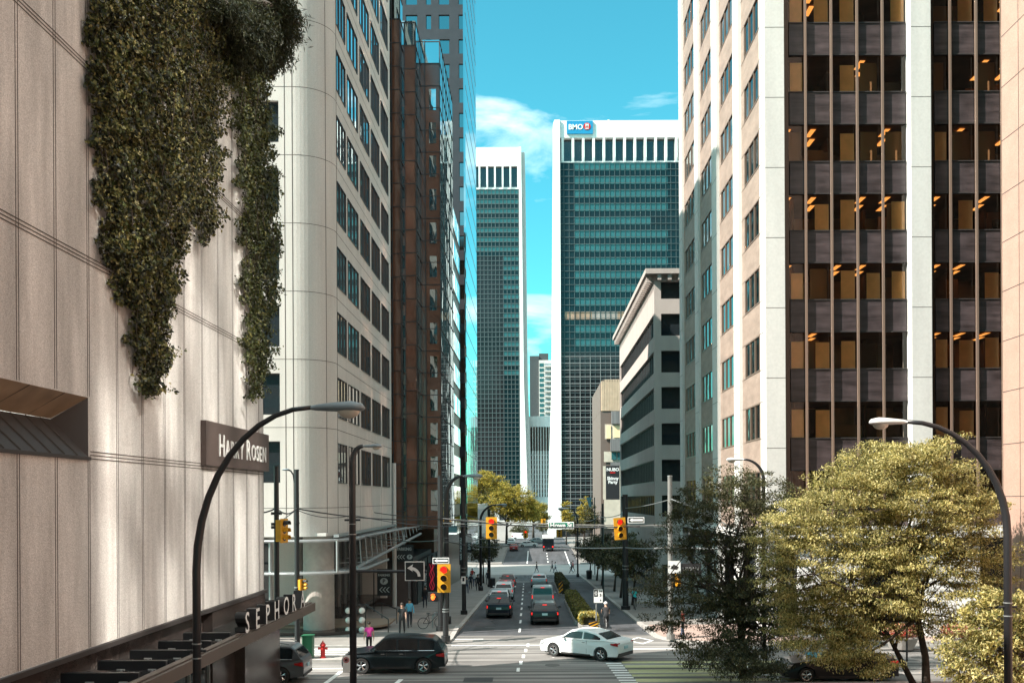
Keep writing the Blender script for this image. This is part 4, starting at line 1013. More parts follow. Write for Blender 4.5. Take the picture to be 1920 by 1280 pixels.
# right pavement trees, going down the block
for k, (X, Y, h) in enumerate(((8.1, 80, 5.6), (8.0, 90, 6.2), (8.3, 101, 6.0), (7.9, 114, 6.4), (8.2, 128, 6.2), (8.1, 143, 6.8))):
    z0 = gz(Y) + .14
    tree('pavement_tree', 'dark slim-trunked pavement tree down the right side, ' + ['nearest the camera', 'second from the camera', 'third from the camera', 'fourth from the camera', 'fifth from the camera', 'farthest, by the far crossing'][k], (X, Y, z0), (X + .2, Y, z0 + 2.2),
         [((X, Y, z0 + h * .66), (2.3, 2.3, h * .25)), ((X - .9, Y + 1, z0 + h * .58), (1.6, 2, h * .2)), ((X + 1, Y - 1, z0 + h * .78), (1.5, 1.8, h * .2))], 130, 30, .30, LD, .11, group='pavement trees along the right side', limbs=8, flat=.5, crad=.6, twigs=20)
for k, (X, Y, h) in enumerate(((-6.6, 122, 6.0), (-6.8, 138, 6.5))):
    z0 = gz(Y) + .14
    tree('pavement_tree', 'small dark tree on the left pavement ' + ['behind the walking crowd', 'at the far crossing corner'][k], (X, Y, z0), (X, Y, z0 + 2.4), [((X, Y, z0 + h * .66), (1.9, 2.0, h * .24))], 90, 30, .3, LD, .1, limbs=6, crad=.55, group='pavement trees on the left side', twigs=10)
# yellow trees far left
zY = -3.0
for k, (Y, bl) in enumerate(((215, [(880, 925, 38, 30), (905, 905, 40, 24), (870, 960, 34, 20)]), (236, [(960, 935, 45, 28), (925, 945, 40, 26), (975, 962, 40, 18), (940, 915, 25, 14), (990, 950, 25, 20)]), (262, [(1000, 955, 26, 16), (1012, 968, 20, 10)]))):
    u0 = [884, 950, 1000][k]
    tree('golden_tree', ['large golden street tree left of the far crossing, farthest left of the three', 'widest golden street tree under the slim white-capped tower', 'small golden tree nearest the white tower pier'][k], P(u0, 935 + 11 * FPX / Y, Y), P(u0, 980, Y),
         [blob(a, b, c, d, Y) for a, b, c, d in bl], [420, 560, 260][k], 40, .50, LY, .3, group='golden trees at the end of the block', limbs=10, flat=.5, crad=1.1, twigs=30)
for k, (u, v, ru, rv, Y) in enumerate(((1062, 962, 9, 24, 232), (1095, 955, 13, 26, 216), (1108, 968, 14, 26, 190), (1080, 985, 22, 16, 205), (1018, 984, 16, 11, 285), (1040, 986, 12, 10, 300), (975, 992, 18, 9, 292))):
    tree('small_autumn_tree', ['narrow golden tree at the foot of the bank tower', 'taller gold and green tree left of the blue banner', 'dull green tree by the tan building', 'low dark green tree under the street lamp', 'tiny dark tree directly below the ribbed white building', 'tiny dark tree at the base of the white pier', 'tiny dark tree behind the crossing cars'][k], P(u, 935 + 11 * FPX / Y, Y), P(u, v + rv * .7, Y), [blob(u, v, ru, rv, Y), blob(u + 3, v + rv * .4, ru * 1.2, rv * .6, Y)], 100, 28, .45, LY if k < 2 else LD, .15, limbs=5, crad=.8, twigs=0)

# ------------- ivy on the left wall
def ivy(name, label, poly, n, XW, thick, sz, mats, strands=()):
    us = [p[0] for p in poly]; vs = [p[1] for p in poly]; pts = []
    def inside(x, y):
        c = False; j = len(poly) - 1
        for i in range(len(poly)):
            if (poly[i][1] > y) != (poly[j][1] > y) and x < (poly[j][0] - poly[i][0]) * (y - poly[i][1]) / (poly[j][1] - poly[i][1]) + poly[i][0]: c = not c
            j = i
        return c
    t = thing(name, label, 'climbing plant', PX((min(us) + max(us)) / 2, max(vs), XW))
    while len(pts) < n:
        u, v = rng.uniform(min(us), max(us)), rng.uniform(min(vs), max(vs)); 
        w_ = 7 * math.sin(v * .06 + u * .03) + 5 * math.sin(v * .17) + rng.normal() * 4
        if inside(u + w_, v): pts.append(PX(u, v, XW))
    C = np.array([tuple(p) for p in pts]); 
    lump = .5 + .5 * np.sin(C[:, 1] * 5.1 + np.sin(C[:, 2] * 2.3) * 2) * np.sin(C[:, 2] * 3.7 + C[:, 1] * 2)
    C[:, 0] += thick * (.15 + .85 * lump) * rng.random(n) ** .6 + .03
    D = unit(n) * .8 + np.array([.25, 0, -.8]); Wd = unit(n) * .8 + np.array([.0, 1, .0]) * rng.choice([-1, 1], n)[:, None] + np.array([.6, 0, 0])
    leaf_mesh('leaves', C, D, Wd, sz * (.65 + .9 * rng.random(n) ** 2), sz * .85 * (.65 + .8 * rng.random(n) ** 2), mats, t)
    b = MB()
    for k in range(70):
        p = Vector(C[rng.integers(n)]); q = [p + Vector((-.03, 0, 0))]
        for s in range(5): q.append(q[-1] + Vector((rng.normal() * .03, rng.normal() * .12, -.32)))
        if inside(*proj(q[-1])): b.tube(q, .012, M['bark'], 4, False)
    b.build('stems', t, kind='stuff')
    for st_ in strands:
        q = [PX(a, c, XW + thick * .8) for a, c in st_]; b = MB(); b.tube(q, .01, M['bark'], 4, False)
        m = 26; CC = np.array([tuple(q[min(int(i), len(q) - 2)].lerp(q[min(int(i), len(q) - 2) + 1], i - int(i))) for i in np.linspace(0, len(q) - 1.01, m)]) + rng.normal(size=(m, 3)) * .05
        b.build('stem', t); leaf_mesh('tendril', CC, unit(m), unit(m), sz, sz * .7, mats, t)
    return t
def proj(p):
    k = FPX / p.y; du, dv = p.x * k, (CAMZ - p.z) * k
    return (CU + du + ROLL * dv, CV + dv - ROLL * du)
LI = [leafmat('ivy_olive', (.12, .115, .034), .2), leafmat('ivy_green', (.055, .068, .020), .2), leafmat('ivy_dark', (.018, .020, .009), .15), leafmat('ivy_light', (.21, .18, .065), .25), leafmat('ivy_dark', (.018, .020, .009), .15)]
ivy('hanging_ivy', 'broad thick curtain of olive ivy hanging down the concrete wall in ragged points', [(150, -60), (158, 150), (172, 330), (188, 500), (212, 548), (232, 600), (243, 680), (250, 735), (272, 742), (298, 735), (300, 620), (330, 480), (335, 372), (350, 430), (372, 465), (392, 430), (400, 300), (412, 110), (400, 0), (400, -60)], 58000, XL, .62, .118, LI,
    [[(296, 560), (318, 575), (328, 572)], [(300, 600), (312, 606)], [(285, 725), (300, 738), (270, 748)], [(315, 520), (330, 524)]])
ivy('hanging_ivy', 'narrow dark ivy strand hanging beside the corner of the concrete wall', [(396, 60), (415, 150), (430, 180), (442, 300), (450, 500), (456, 700), (470, 748), (484, 745), (494, 690), (500, 600), (513, 560), (516, 440), (508, 300), (495, 190), (480, 100), (440, 60)], 30000, XL + .05, .5, .12, LI[1:3] + LI[1:2] + LI[0:1],
    [[(500, 600), (508, 612)], [(470, 745), (476, 752)]])
YR = 40.0
RT = leafmat('conifer_dark', (.030, .032, .015), .15)
tree('rooftop_tree', 'dark bushy conifer leaning over the top edge of the concrete wall', (XL - .9, 38.6, 26.46), P(462, -10, 38.8), [blob(470, 20, 80, 70, YR, 2), blob(430, 90, 45, 60, YR - .5, 1.4), blob(500, 75, 50, 60, YR), blob(460, 110, 55, 40, YR), blob(400, 30, 40, 50, YR - 1, 1.), blob(450, 55, 55, 60, YR - .8, 1.), blob(515, 40, 45, 60, YR, 1.4), blob(430, 10, 60, 60, YR - 1.2, 1.), blob(475, 120, 50, 35, YR, 1.), blob(415, 25, 45, 55, 33.2, .8), blob(440, 85, 45, 45, 34.6, .8), blob(465, 50, 45, 60, 36, .8), blob(470, 105, 35, 35, 36.5, .7)], 800, 75, .26, [RT, LD[2], RT, LD[0]], .2, limbs=12, flat=.5, crad=.55, ltw=.18)
# median hedges
def hedge(name, label, X0, X1, Y0, Y1, h, n, mats):
    t = thing(name, label, 'hedge', ((X0 + X1) / 2, Y0, gz(Y0)))
    b = MB(); slab(b, X0 - .15, X1 + .15, Y0 - .2, Y1, .25, M['kerb'], .4); b.build('planter_box', t)
    b = MB(); slab(b, X0 + .12, X1 - .12, Y0 + .2, Y1 - .2, h - .15, M['hedge'], h - .4); b.build('branches', t)
    C = np.stack([rng.uniform(X0, X1, n), rng.uniform(Y0, Y1, n), rng.uniform(.3, h, n)], 1)
    side = rng.random(n) < .5; C[side, 2] = h + rng.normal(size=side.sum()) * .05; C[~side, 0] = np.where(rng.random((~side).sum()) < .5, X0, X1) + rng.normal(size=(~side).sum()) * .05
    C[:, 2] += np.array([gz(y) for y in C[:, 1]])
    leaf_mesh('foliage', C, unit(n), unit(n), .16, .11, mats, t); return t
hedge('median_hedge', 'long clipped hedge in the median planter beside the bike lane', 2.75, 3.65, 63.5, 87, 1.0, 14000, [LG[2], LY[2], LD[1]])
hedge('median_shrub', 'bright yellow-green shrub at the near end of the median planter', 2.9, 3.9, 60.3, 63.1, .85, 3500, [LY[0], LG[1]])
hedge('median_hedge', 'short dark hedge block farther along the median by the far crossing', 2.5, 3.3, 94, 122, 1.4, 7000, LD)
# ================================================================== VEHICLES
def arch(cx, r, z0, a0=180, a1=0, n=9):
    return [(cx + r * math.cos(R(a0 + (a1 - a0) * k / n)), z0 + r * math.sin(R(a0 + (a1 - a0) * k / n))) for k in range(n + 1)]
PROF = {
 'sedan': dict(up=[(-.500, .62), (-.497, .86), (-.482, .98), (-.44, 1.02), (-.35, 1.045), (.0, 1.0), (.20, .97), (.30, .93), (.42, .84), (.475, .72), (.497, .58), (.5, .40), (.485, .24)], cab=[(-.375, 1.03), (-.22, 1.34), (-.10, 1.43), (.03, 1.44), (.10, 1.39), (.235, .955)], belt=1.0, sill=.22, wr=.335),
 'suv': dict(up=[(-.500, .65), (-.498, .88), (-.490, 1.06), (-.465, 1.12), (-.2, 1.10), (.20, 1.05), (.30, 1.03), (.43, .95), (.48, .84), (.498, .68), (.5, .45), (.487, .30)], cab=[(-.475, 1.10), (-.415, 1.50), (-.38, 1.62), (-.15, 1.69), (.04, 1.67), (.10, 1.61), (.245, 1.03)], belt=1.08, sill=.28, wr=.37),
 'van': dict(up=[(-.500, .6), (-.5, 1.0), (-.498, 1.15), (-.2, 1.15), (.24, 1.12), (.40, 1.02), (.47, .88), (.498, .7), (.5, .45), (.487, .28)], cab=[(-.498, 1.14), (-.488, 1.74), (-.46, 1.84), (-.1, 1.88), (.12, 1.84), (.32, 1.08)], belt=1.13, sill=.26, wr=.34),
}
def car(name, label, paint, kind, Lc=4.6, Wc=1.84, H=None, lit=False, pos=(0, 0, 0), rz=0, pitch=0.0, plate=True, rack=False, group=None, rimm=None):
    pr = PROF[kind]; t = thing(name, label, 'car', (0, 0, 0), group)
    zs = 1.0 if H is None else H / max(z for _, z in pr['cab'])
    wr = pr['wr']; ra = wr + .055; xf, xr = .305 * Lc, -.295 * Lc; sill = pr['sill']
    up = [(x * Lc, z * zs) for x, z in pr['up']]
    low = [(.485 * Lc, sill)] + [(xf + ra * math.cos(a), max(sill, wr + ra * math.sin(a))) for a in np.linspace(-.25, math.pi + .25, 12)] + [(xr + ra * math.cos(a), max(sill, wr + ra * math.sin(a))) for a in np.linspace(-.25, math.pi + .25, 12)] + [(-.485 * Lc, sill + .05), (-.497 * Lc, .42)]
    out_ = up + low[1:] if abs(up[-1][0] - low[0][0]) < .02 else up + low
    cx = 0; n = len(out_)
    def taper(x, z): return 1 - .13 * abs(2 * x / Lc) ** 5 - (.05 * max(0, (z - .75)) if z > .75 else .04 * (.75 - z))
    body = MB(); hw = Wc / 2; lay = [(-1, .045), (-.985, .012), (-.93, 0), (.93, 0), (.985, .012), (1, .045)]
    vs = []
    zc_ = .7
    for f, ins in lay:
        for i, (x, z) in enumerate(out_):
            isup = i < len(up)
            xx = x * (1 - ins / Lc * 1.6) if isup else x; zz = z - ins * (1 if (isup and z > .9) else 0)
            vs.append((xx, f * hw * taper(x, z), zz))
    fs = [(l * n + i, l * n + (i + 1) % n, (l + 1) * n + (i + 1) % n, (l + 1) * n + i) for l in range(len(lay) - 1) for i in range(n)]
    fs += [tuple(range(n)), tuple((len(lay) - 1) * n + i for i in range(n - 1, -1, -1))]
    body.add(vs, fs, paint)
    # bumper valance + character line
    body.box(-.502 * Lc, -.47 * Lc, -hw * .80, hw * .80, sill + .03, .42, M['dark']); body.box(.47 * Lc, .502 * Lc, -hw * .72, hw * .72, sill + .05, .42, M['dark'])
    for s in (-1, 1): body.box(-.17 * Lc, .2 * Lc, s * hw * .975 - .02, s * hw * .975 + .02, sill + .0, sill + .07, M['dark'])
    body.build('body', t, smooth=False)
    ub = MB(); ub.box(-.44 * Lc, .44 * Lc, -hw * .80, hw * .80, sill - .06, .55, M['black']); ub.build('underbody', t)
    cab = [(x * Lc, z * zs) for x, z in pr['cab']]; zb, zt = pr['belt'] * zs - .03, max(z for _, z in cab)
    th = .20 if kind != 'van' else .10
    def yw(z): return hw * (.935 - th * max(0, (z - zb)) / (zt - zb))
    cb = MB(); n = len(cab); vs = []
    for f, dz in ((-1, -.03), (-.86, 0), (.86, 0), (1, -.03)):
        for x, z in cab: vs.append((x, f * yw(z), z + (dz if z > zb + .2 else 0)))
    fs = [(l * n + i, l * n + i + 1, (l + 1) * n + i + 1, (l + 1) * n + i) for l in range(3) for i in range(n - 1)] + [tuple(range(n)), tuple(3 * n + i for i in range(n - 1, -1, -1))]
    cb.add(vs, fs, paint)
    if rack:
        for s in (-1, 1): cb.tube([(-.36 * Lc, s * hw * .66, zt + .0), (-.3 * Lc, s * hw * .66, zt + .06), (.02 * Lc, s * hw * .66, zt + .06), (.06 * Lc, s * hw * .66, zt + .0)], .02, M['chrome'], 6)
    cb.build('roof', t, smooth=False)
    # glass
    def front_edge(): return cab[-2], cab[-1]
    def pane(nm, p0, p1, off):
        g_ = MB(); a, b = Vector((p0[0], 0, p0[1])), Vector((p1[0], 0, p1[1])); d = (b - a); nrm = Vector((d.z, 0, -d.x)).normalized(); 
        if nrm.z < 0: nrm = -nrm
        a2, b2 = a + d * .10, a + d * .90
        q = []
        for p, e in ((a2, .86), (b2, .88)): q += [p + nrm * .012 + Vector((0, -yw(p.z) * e, 0)), p + nrm * .012 + Vector((0, yw(p.z) * e, 0))]
        g_.add([q[0], q[1], q[3], q[2]], [(0, 1, 2, 3)], M['carglass']); g_.build(nm, t)
    pane('windshield', cab[-2], cab[-1], 1); pane('rear_window', cab[1], cab[0], 1)
    roofpts = cab[1:-1]
    def ztop(x):
        pts = cab
        for (x0, z0), (x1, z1) in zip(pts[:-1], pts[1:]):
            if x0 <= x <= x1: return z0 + (z1 - z0) * (x - x0) / (x1 - x0)
        return zb
    for s in (-1, 1):
        segs = {'sedan': [(-.285, -.075), (-.055, .185)], 'suv': [(-.40, -.255), (-.235, -.05), (-.03, .19)], 'van': [(.08, .26)]}[kind]
        for (a, b) in segs:
            xs = np.linspace(a * Lc, b * Lc, 8); top = [(x, ztop(x) - .085) for x in xs]; bot = [(x, zb + .055) for x in xs]
            top = [(x, max(z, zb + .06)) for x, z in top]
            q = [(x, s * (yw(z) + .010), z) for x, z in bot] + [(x, s * (yw(z) + .010), z) for x, z in reversed(top)]
            g_ = MB(); g_.add(q, [tuple(range(len(q)))], M['carglass']); g_.build('side_window', t)
        ch = MB(); ch.tube([(x, s * (yw(zb) + .012), zb + .03) for x in np.linspace((-.40 if kind == 'suv' else -.28) * Lc, .2 * Lc, 5)], .012, M['chrome'], 4); ch.build('window_trim', t)
        mi = MB(); mi.ball((.165 * Lc, s * (hw + .10), zb + .09), .10, paint, 8, (.8, 1.1, .75)); mi.tube([(.165 * Lc, s * (hw - .1), zb + .05), (.165 * Lc, s * (hw + .06), zb + .07)], .02, M['black'], 4); mi.build('wing_mirror', t)
        for xh in ((-.10, .08) if kind != 'van' else (.10,)):
            dh = MB(); dh.box(xh * Lc, xh * Lc + .17, s * (hw * .965) - .012, s * (hw * .965) + .018, zb - .13, zb - .10, M['chrome']); dh.build('door_handle', t)
            dl = MB(); dl.box((xh - .02) * Lc - .006, (xh - .02) * Lc + .006, s * hw * .982 - .012, s * hw * .982 + .004, sill + .1, zb - .02, M['groove']); dl.build('door_gap', t)
    for s in (-1, 1):
        for xw in (xf, xr):
            w_ = MB(); prof = [(wr * .64, -.10), (wr * .93, -.11), (wr, -.075), (wr, .075), (wr * .93, .11), (wr * .64, .10)]
            m_ = 20; yc = s * (hw - .125)
            w_.add([(xw + a * math.cos(2 * math.pi * k / m_), yc + b, wr + a * math.sin(2 * math.pi * k / m_)) for a, b in prof for k in range(m_)],
                   [(i * m_ + k, i * m_ + (k + 1) % m_, (i + 1) * m_ + (k + 1) % m_, (i + 1) * m_ + k) for i in range(len(prof) - 1) for k in range(m_)], M['tyre'])
            wo = w_.build('wheel', t)
            r_ = MB(); yo = yc + s * .085; rr = wr * .66
            r_.add([(xw + a * math.cos(2 * math.pi * k / m_), yo + b * s, wr + a * math.sin(2 * math.pi * k / m_)) for a, b in ((rr, .015), (rr * .88, .012), (rr * .84, -.05)) for k in range(m_)], [(i * m_ + k, i * m_ + (k + 1) % m_, (i + 1) * m_ + (k + 1) % m_, (i + 1) * m_ + k) for i in range(2) for k in range(m_)], rimm or M['rim'])
            r_.add([(xw + rr * .86 * math.cos(2 * math.pi * k / m_), yo - .055 * s, wr + rr * .86 * math.sin(2 * math.pi * k / m_)) for k in range(m_)], [tuple(range(m_))], M['black'])
            for k in range(5):
                a = 2 * math.pi * k / 5 + .3
                for da in (-.13, .13): r_.tube([(xw + .04 * math.cos(a), yo, wr + .04 * math.sin(a)), (xw + rr * .9 * math.cos(a + da), yo - .0, wr + rr * .9 * math.sin(a + da))], [.026, .018], rimm or M['rim'], 4)
            r_.tube([(xw, yo - .02 * s, wr), (xw, yo + .015 * s, wr)], .055, rimm or M['rim'], 8)
            r_.build('rim', wo)
    zl = (.84 if kind != 'van' else 1.0) * zs
    for s in (-1, 1):
        tl = MB(); xq = -.492 * Lc
        hh = .10 if kind == 'sedan' else (.12 if kind == 'suv' else .22)
        tl.xprism([(xq - .02, zl - hh * .6), (xq + .14, zl - hh * .3), (xq + .30, zl + hh * .55), (xq + .06, zl + hh), (xq - .012, zl + hh * .7)], s * hw * .90, s * hw * .60, M['tail_on'] if lit else M['tail']); tl.build('tail_light', t)
        tl = MB(); tl.xprism([(xq + .02, zl - hh * .5), (xq + .34, zl - hh * .05), (xq + .36, zl + hh * .6), (xq + .06, zl + hh * .8)], s * hw * .90, s * (hw * .958), M['tail']); tl.build('side_tail_light', t)
        hl = MB(); xq = .484 * Lc; hl.xprism([(xq + .005, .60), (xq - .16, .64), (xq - .34, .80), (xq - .06, .76)], s * hw * .935, s * hw * .60, M['head']); hl.build('headlight', t)
    if lit: 
        b = MB(); rw = cab[1]; b.box(rw[0] - .05, rw[0] + .02, -.14, .14, rw[1] - .03, rw[1] + .01, M['tail_on']); b.build('brake_light', t)
    if plate: b = MB(); b.box(-.506 * Lc, -.500 * Lc, -.18, .18, .60 if kind == 'sedan' else .66, .74 if kind == 'sedan' else .80, M['plate']); b.build('licence_plate', t)
    gr_ = MB(); gr_.box(.494 * Lc, .503 * Lc, -.35, .35, .46, .62, M['black']); gr_.build('grille', t)
    t.location = pos; t.rotation_euler = (0, pitch, rz); return t
pm = lambda n, c, r_=.3, mt=0.0: mat(n, c, r_, mt, spec=.35, coat=.25)
black = pm('black_paint', (.006, .007, .009)); greyp = pm('grey_metallic_paint', (.10, .105, .115), .3, .4); whitep = pm('white_paint', (.72, .74, .74)); silver = pm('silver_paint', (.42, .44, .45), .3, .5)
redc = pm('red_paint_car', (.28, .02, .02)); vang = pm('pale_blue_grey_paint', (.30, .36, .38)); darkb = pm('dark_blue_paint', (.008, .010, .018)); darkgreen = pm('dark_teal_paint', (.006, .011, .014))
car('car', 'black crossover with chrome window line crossing at lower left, in front of the crosswalk', darkgreen, 'suv', 4.75, 1.9, 1.68, pos=(-6.55, 44.9, .012), rz=math.pi)
car('car', 'grey metallic crossover with roof rails half hidden under the canopy, bottom left', greyp, 'suv', 4.8, 1.92, 1.68, pos=(-12.5, 42.6, .012), rz=math.pi, rack=True)
ha = math.atan2(.56, -.83)
car('car', 'white sedan turning through the middle of the intersection', whitep, 'sedan', 4.6, 1.82, 1.44, pos=(2.55, 48.7, .012), rz=ha)
car('car', 'black sedan standing at the kerb behind the sunlit tree, lower right', black, 'sedan', 5.0, 1.88, 1.46, pos=(13.2, 42.3, .012), rz=math.pi)
Q = []
def qcar(u, Y, *a, **k):
    X = (u - CU) * Y / FPX; Yc = Y + k.get('Lc', 4.6) / 2; p = .042
    car('car', *a, pos=(X, Yc, gz(Yc) + .01), rz=math.pi / 2, pitch=p, group='cars queued at the far red light', lit=True, **k)
qcar(934, 68.3, 'black compact crossover, last of the left queue', darkb, 'suv', Lc=4.3, Wc=1.86, H=1.64)
qcar(1020.5, 62.9, 'black car with chrome tailgate strip, last of the right queue', black, 'suv', Lc=4.7, Wc=1.92, H=1.5)
qcar(1016.5, 77, 'pale grey delivery van in the right queue', vang, 'van', Lc=4.6, Wc=1.88, H=1.92)
qcar(935, 79, 'silver hatchback second from the back of the left queue', silver, 'suv', Lc=4.2, Wc=1.78, H=1.52)
qcar(943, 89.5, 'pale silver-white crossover in the middle of the left queue', whitep, 'suv', Lc=4.4, Wc=1.85, H=1.66)
qcar(947, 99, 'red car second from the front of the left queue', redc, 'sedan', Lc=4.5, Wc=1.8)
qcar(951, 113, 'dark maroon hatchback at the front of the left queue', pm('maroon_paint', (.06, .012, .014)), 'suv', Lc=4.2, Wc=1.78, H=1.52)
qcar(1010, 112, 'silver crossover at the front of the right queue', silver, 'suv', Lc=4.5, Wc=1.95, H=1.66)
def fcar(u, Y, label, paint, kind, rz=math.pi / 2, **k):
    car('car', label, paint, kind, pos=((u - CU) * Y / FPX, Y, gz(Y) + .02), rz=rz, group='distant cars beyond the far crossing', **k)
fcar(963, 207, 'small red car driving away beyond the far crossing', redc, 'sedan')
fcar(958, 232, 'white sport utility vehicle with dark windows beyond the red car', whitep, 'suv')
fcar(990, 222, 'white sedan crossing sideways beyond the far block', whitep, 'sedan', rz=0)
fcar(1008, 240, 'pale silver car sideways just left of the dark delivery truck', silver, 'sedan', rz=0)
fcar(975, 262, 'white van parked sideways under the golden trees', whitep, 'van', rz=0)
# dark delivery truck
tr = thing('delivery_truck', 'dark blue box truck with a white roof seen from behind beyond the crossing', 'truck', (0, 0, 0))
b = MB(); b.box(-1.2, 1.2, 0, 5.5, .7, 3.1, darkb); b.box(-1.22, 1.22, -.02, 5.5, 2.75, 3.35, M['white']); b.build('cargo_box', tr)
b = MB(); b.box(-1.1, 1.1, 5.6, 7.4, .6, 2.5, M['white']); b.build('cab', tr)
for x in (-.95, .95):
    b = MB(); b.box(x - .12, x + .12, -.06, -.01, .85, 1.15, M['tail_on']); b.build('tail_light', tr)
    for y in (1.2, 6.3): b = MB(); b.tube([(x - .14, y, .45), (x + .14, y, .45)], .45, M['tyre'], 16); b.build('wheel', tr)
b = MB(); b.box(-1.1, 1.1, -.3, 0, .5, .68, M['black']); b.build('bumper', tr)
b = MB(); b.box(-1.0, 1.0, -.05, -.03, 1.3, 2.5, M['carglass']); b.build('rear_door', tr)
tr.location = ((1027.5 - CU) * 204 / FPX, 204, gz(204) + .02)

# ================================================================== STREET FURNITURE
def lamp(name, label, u, Y, z0, vtop, uend, headlen, r=.085, hm='lamphead', group=None, bigarc=True, arc_dy=None, cat='street lamp'):
    base = P(u, 1000, Y); x = base.x; top = P((u + uend) / 2, vtop, Y).z; t = thing(name, label, cat, (x, Y, z0), group)
    xe = P(uend, vtop, Y).x; s = 1 if xe > x else -1; span = abs(xe - x) - headlen
    rise = arc_dy or span * 1.15
    pts = [(x, Y, z0), (x, Y, top - rise)] + [(x + s * span * (1 - math.cos(R(a))), Y, top - rise + rise * math.sin(R(a))) for a in range(9, 91, 9)]
    b = MB(); n = len(pts); b.tube(pts, [r * 1.05, r] + [r * (1 - .45 * k / (n - 3)) for k in range(n - 2)], M['black'], 12); b.tube([(x, Y, z0), (x, Y, z0 + .5)], r * 1.9, M['black'], 12); b.build('pole', t, smooth=True)
    c = MB(); 
    for zz in (top - rise - 1.5 * (r / .085), top - rise - 1.5 * (r / .085) - .3): c.tube([(x, Y, zz - .012), (x, Y, zz + .012)], r * 1.16, M['steel'], 12)
    c.tube([(x - r * 2.3, Y, top - rise - 1.65), (x + r * 2.3, Y, top - rise - 1.65)], r * .35, M['black'], 6); c.build('clamp', t)
    hx = x + s * span; h = MB(); H = headlen
    secs = [(0, .05, .045), (.12, .10, .07), (.45, .16, .10), (.75, .19, .12), (.95, .14, .08), (1.0, .04, .02)]
    m_ = 12; vs = []
    for f, wy, hz in secs:
        for k in range(m_):
            a = 2 * math.pi * k / m_; vs.append((hx + s * H * f, Y + wy * H / .85 * math.cos(a), top - .02 * H + hz * H / .85 * (math.sin(a) if math.sin(a) > 0 else .5 * math.sin(a))))
    h.add(vs, [(i * m_ + k, i * m_ + (k + 1) % m_, (i + 1) * m_ + (k + 1) % m_, (i + 1) * m_ + k) for i in range(5) for k in range(m_)] + [tuple(range(m_)), tuple(5 * m_ + k for k in range(m_))], M[hm]); ho = h.build('lamp_head', t, smooth=True)
    g_ = MB(); g_.ball((hx + s * H * .70, Y, top - .05 * H), .19 * H, M['lens'], 14, (1.15, .85, .85)); g_.build('lens', ho, smooth=True)
    return t
lamp('street_lamp', 'tall black arched street lamp in front of the concrete wall sign, left foreground', 368, 20.0, 0.14, 764, 684, 1.12, r=.085, arc_dy=3.4)
lamp('street_lamp', 'tall black arched street lamp with pale head above the sunlit tree', 1889, 22.0, 0.14, 790, 1630, .86, r=.088, hm='lampwhite', arc_dy=2.6)
lamp('street_lamp', 'black street lamp with small flat head carrying the left-turn sign arm', 661, 28.0, 0, 836, 716, .55, r=.10, arc_dy=.5)
lamp('street_lamp', 'black street lamp on the far left corner arching right over the queued cars', 837, 63, gz(63) + .14, 892, 905, 1.3, r=.15, arc_dy=1.4)
lamp('street_lamp', 'black street lamp further down the left kerb beside the hanging signal', 901, 104, gz(104) + .14, 946, 951, 1.2, r=.14, arc_dy=1.8)
lamp('street_lamp', 'thin grey street lamp far down the right side before the bank tower', 1083, 140, gz(140) + .14, 953, 1046, 1.6, r=.11, hm='lampwhite', arc_dy=2)
lamp('street_lamp', 'street lamp with pale head poking from the dark tree against the tower', 1432, 47, .14, 861, 1362, .85, r=.09, hm='lampwhite', arc_dy=1.0)
def pole(name, label, u, Y, z0, vtop, r, m_, cat='utility pole', extras=None, rt=None):
    p = P(u, vtop, Y); t = thing(name, label, cat, (p.x, Y, z0)); b = MB(); b.tube([(p.x, Y, z0), (p.x, Y, p.z)], [r * 1.08, rt or r * .92], m_, 12); b.tube([(p.x, Y, p.z), (p.x, Y, p.z + .06)], r * 1.0, M['steel'] if m_ is M['greypole'] else m_, 12)
    b.build('shaft', t, smooth=False); b = MB()
    for f in (.35, .38, .72): zz = z0 + (p.z - z0) * f; b.tube([(p.x, Y, zz), (p.x, Y, zz + .05)], r * 1.25, M['steel'] if f < .5 else m_, 12)
    b.tube([(p.x, Y, z0), (p.x, Y, z0 + .3)], r * 1.7, m_, 12); b.build('collar', t)
    return t, p.x
p518, x518 = pole('utility_pole', 'thick black pole at the end of the concrete wall, holding the sideways signal', 518, 41.4, .14, 876, .115, M['black'])
b = MB(); 
for v in (962, 982, 988): zz = P(518, v, 41.4).z; b.box(x518 - .2, x518 + .2, 41.25, 41.55, zz - .06, zz + .06, M['black'])
b.build('bracket', p518)
p556, x556 = pole('utility_pole', 'black pole with a tiny gooseneck lamp between the wall and round corner', 556, 47.4, .14, 882, .125, M['black'])
b = MB(); q = [P(552, 905, 47.4), P(550, 890, 47.4), P(545, 882, 47.4), P(536, 880, 47.4)]; b.tube(q, .04, M['black'], 6); b.ball(q[-1], .1, M['lamphead'], 8, (2, 1, .6)); b.build('gooseneck_lamp', p556)
p832, x832 = pole('signal_pole', 'black signal pole standing on the far left corner kerb', 835, 53.3, .14, 1045, .15, M['black'], 'signal pole')
p827, _ = pole('utility_pole', 'tall black wire pole on the far left corner behind the signal', 825, 57.5, .14, 893, .16, M['black'])
p868, _ = pole('utility_pole', 'slender black pole with small parking sign on the left kerb', 869, 71, gz(71) + .14, 925, .15, M['black'])
b = MB(); a, c_ = P(865, 1080, 70.7), P(873, 1094, 70.7); b.box(a.x, c_.x, 70.68, 70.72, c_.z, a.z, M['signwhite']); b.box(a.x + .08, c_.x - .08, 70.66, 70.675, c_.z + .2, a.z - .08, M['signblack']); b.build('parking_sign', p868)
p1172, _ = pole('utility_pole', 'black pole on the right kerb behind the right-hand hanging signal', 1172, 75, gz(75) + .14, 928, .22, M['black'])
p1255, _ = pole('utility_pole', 'weathered grey pole on the far right corner before the striped office', 1256, 53.6, .14, 893, .14, M['greypole'])
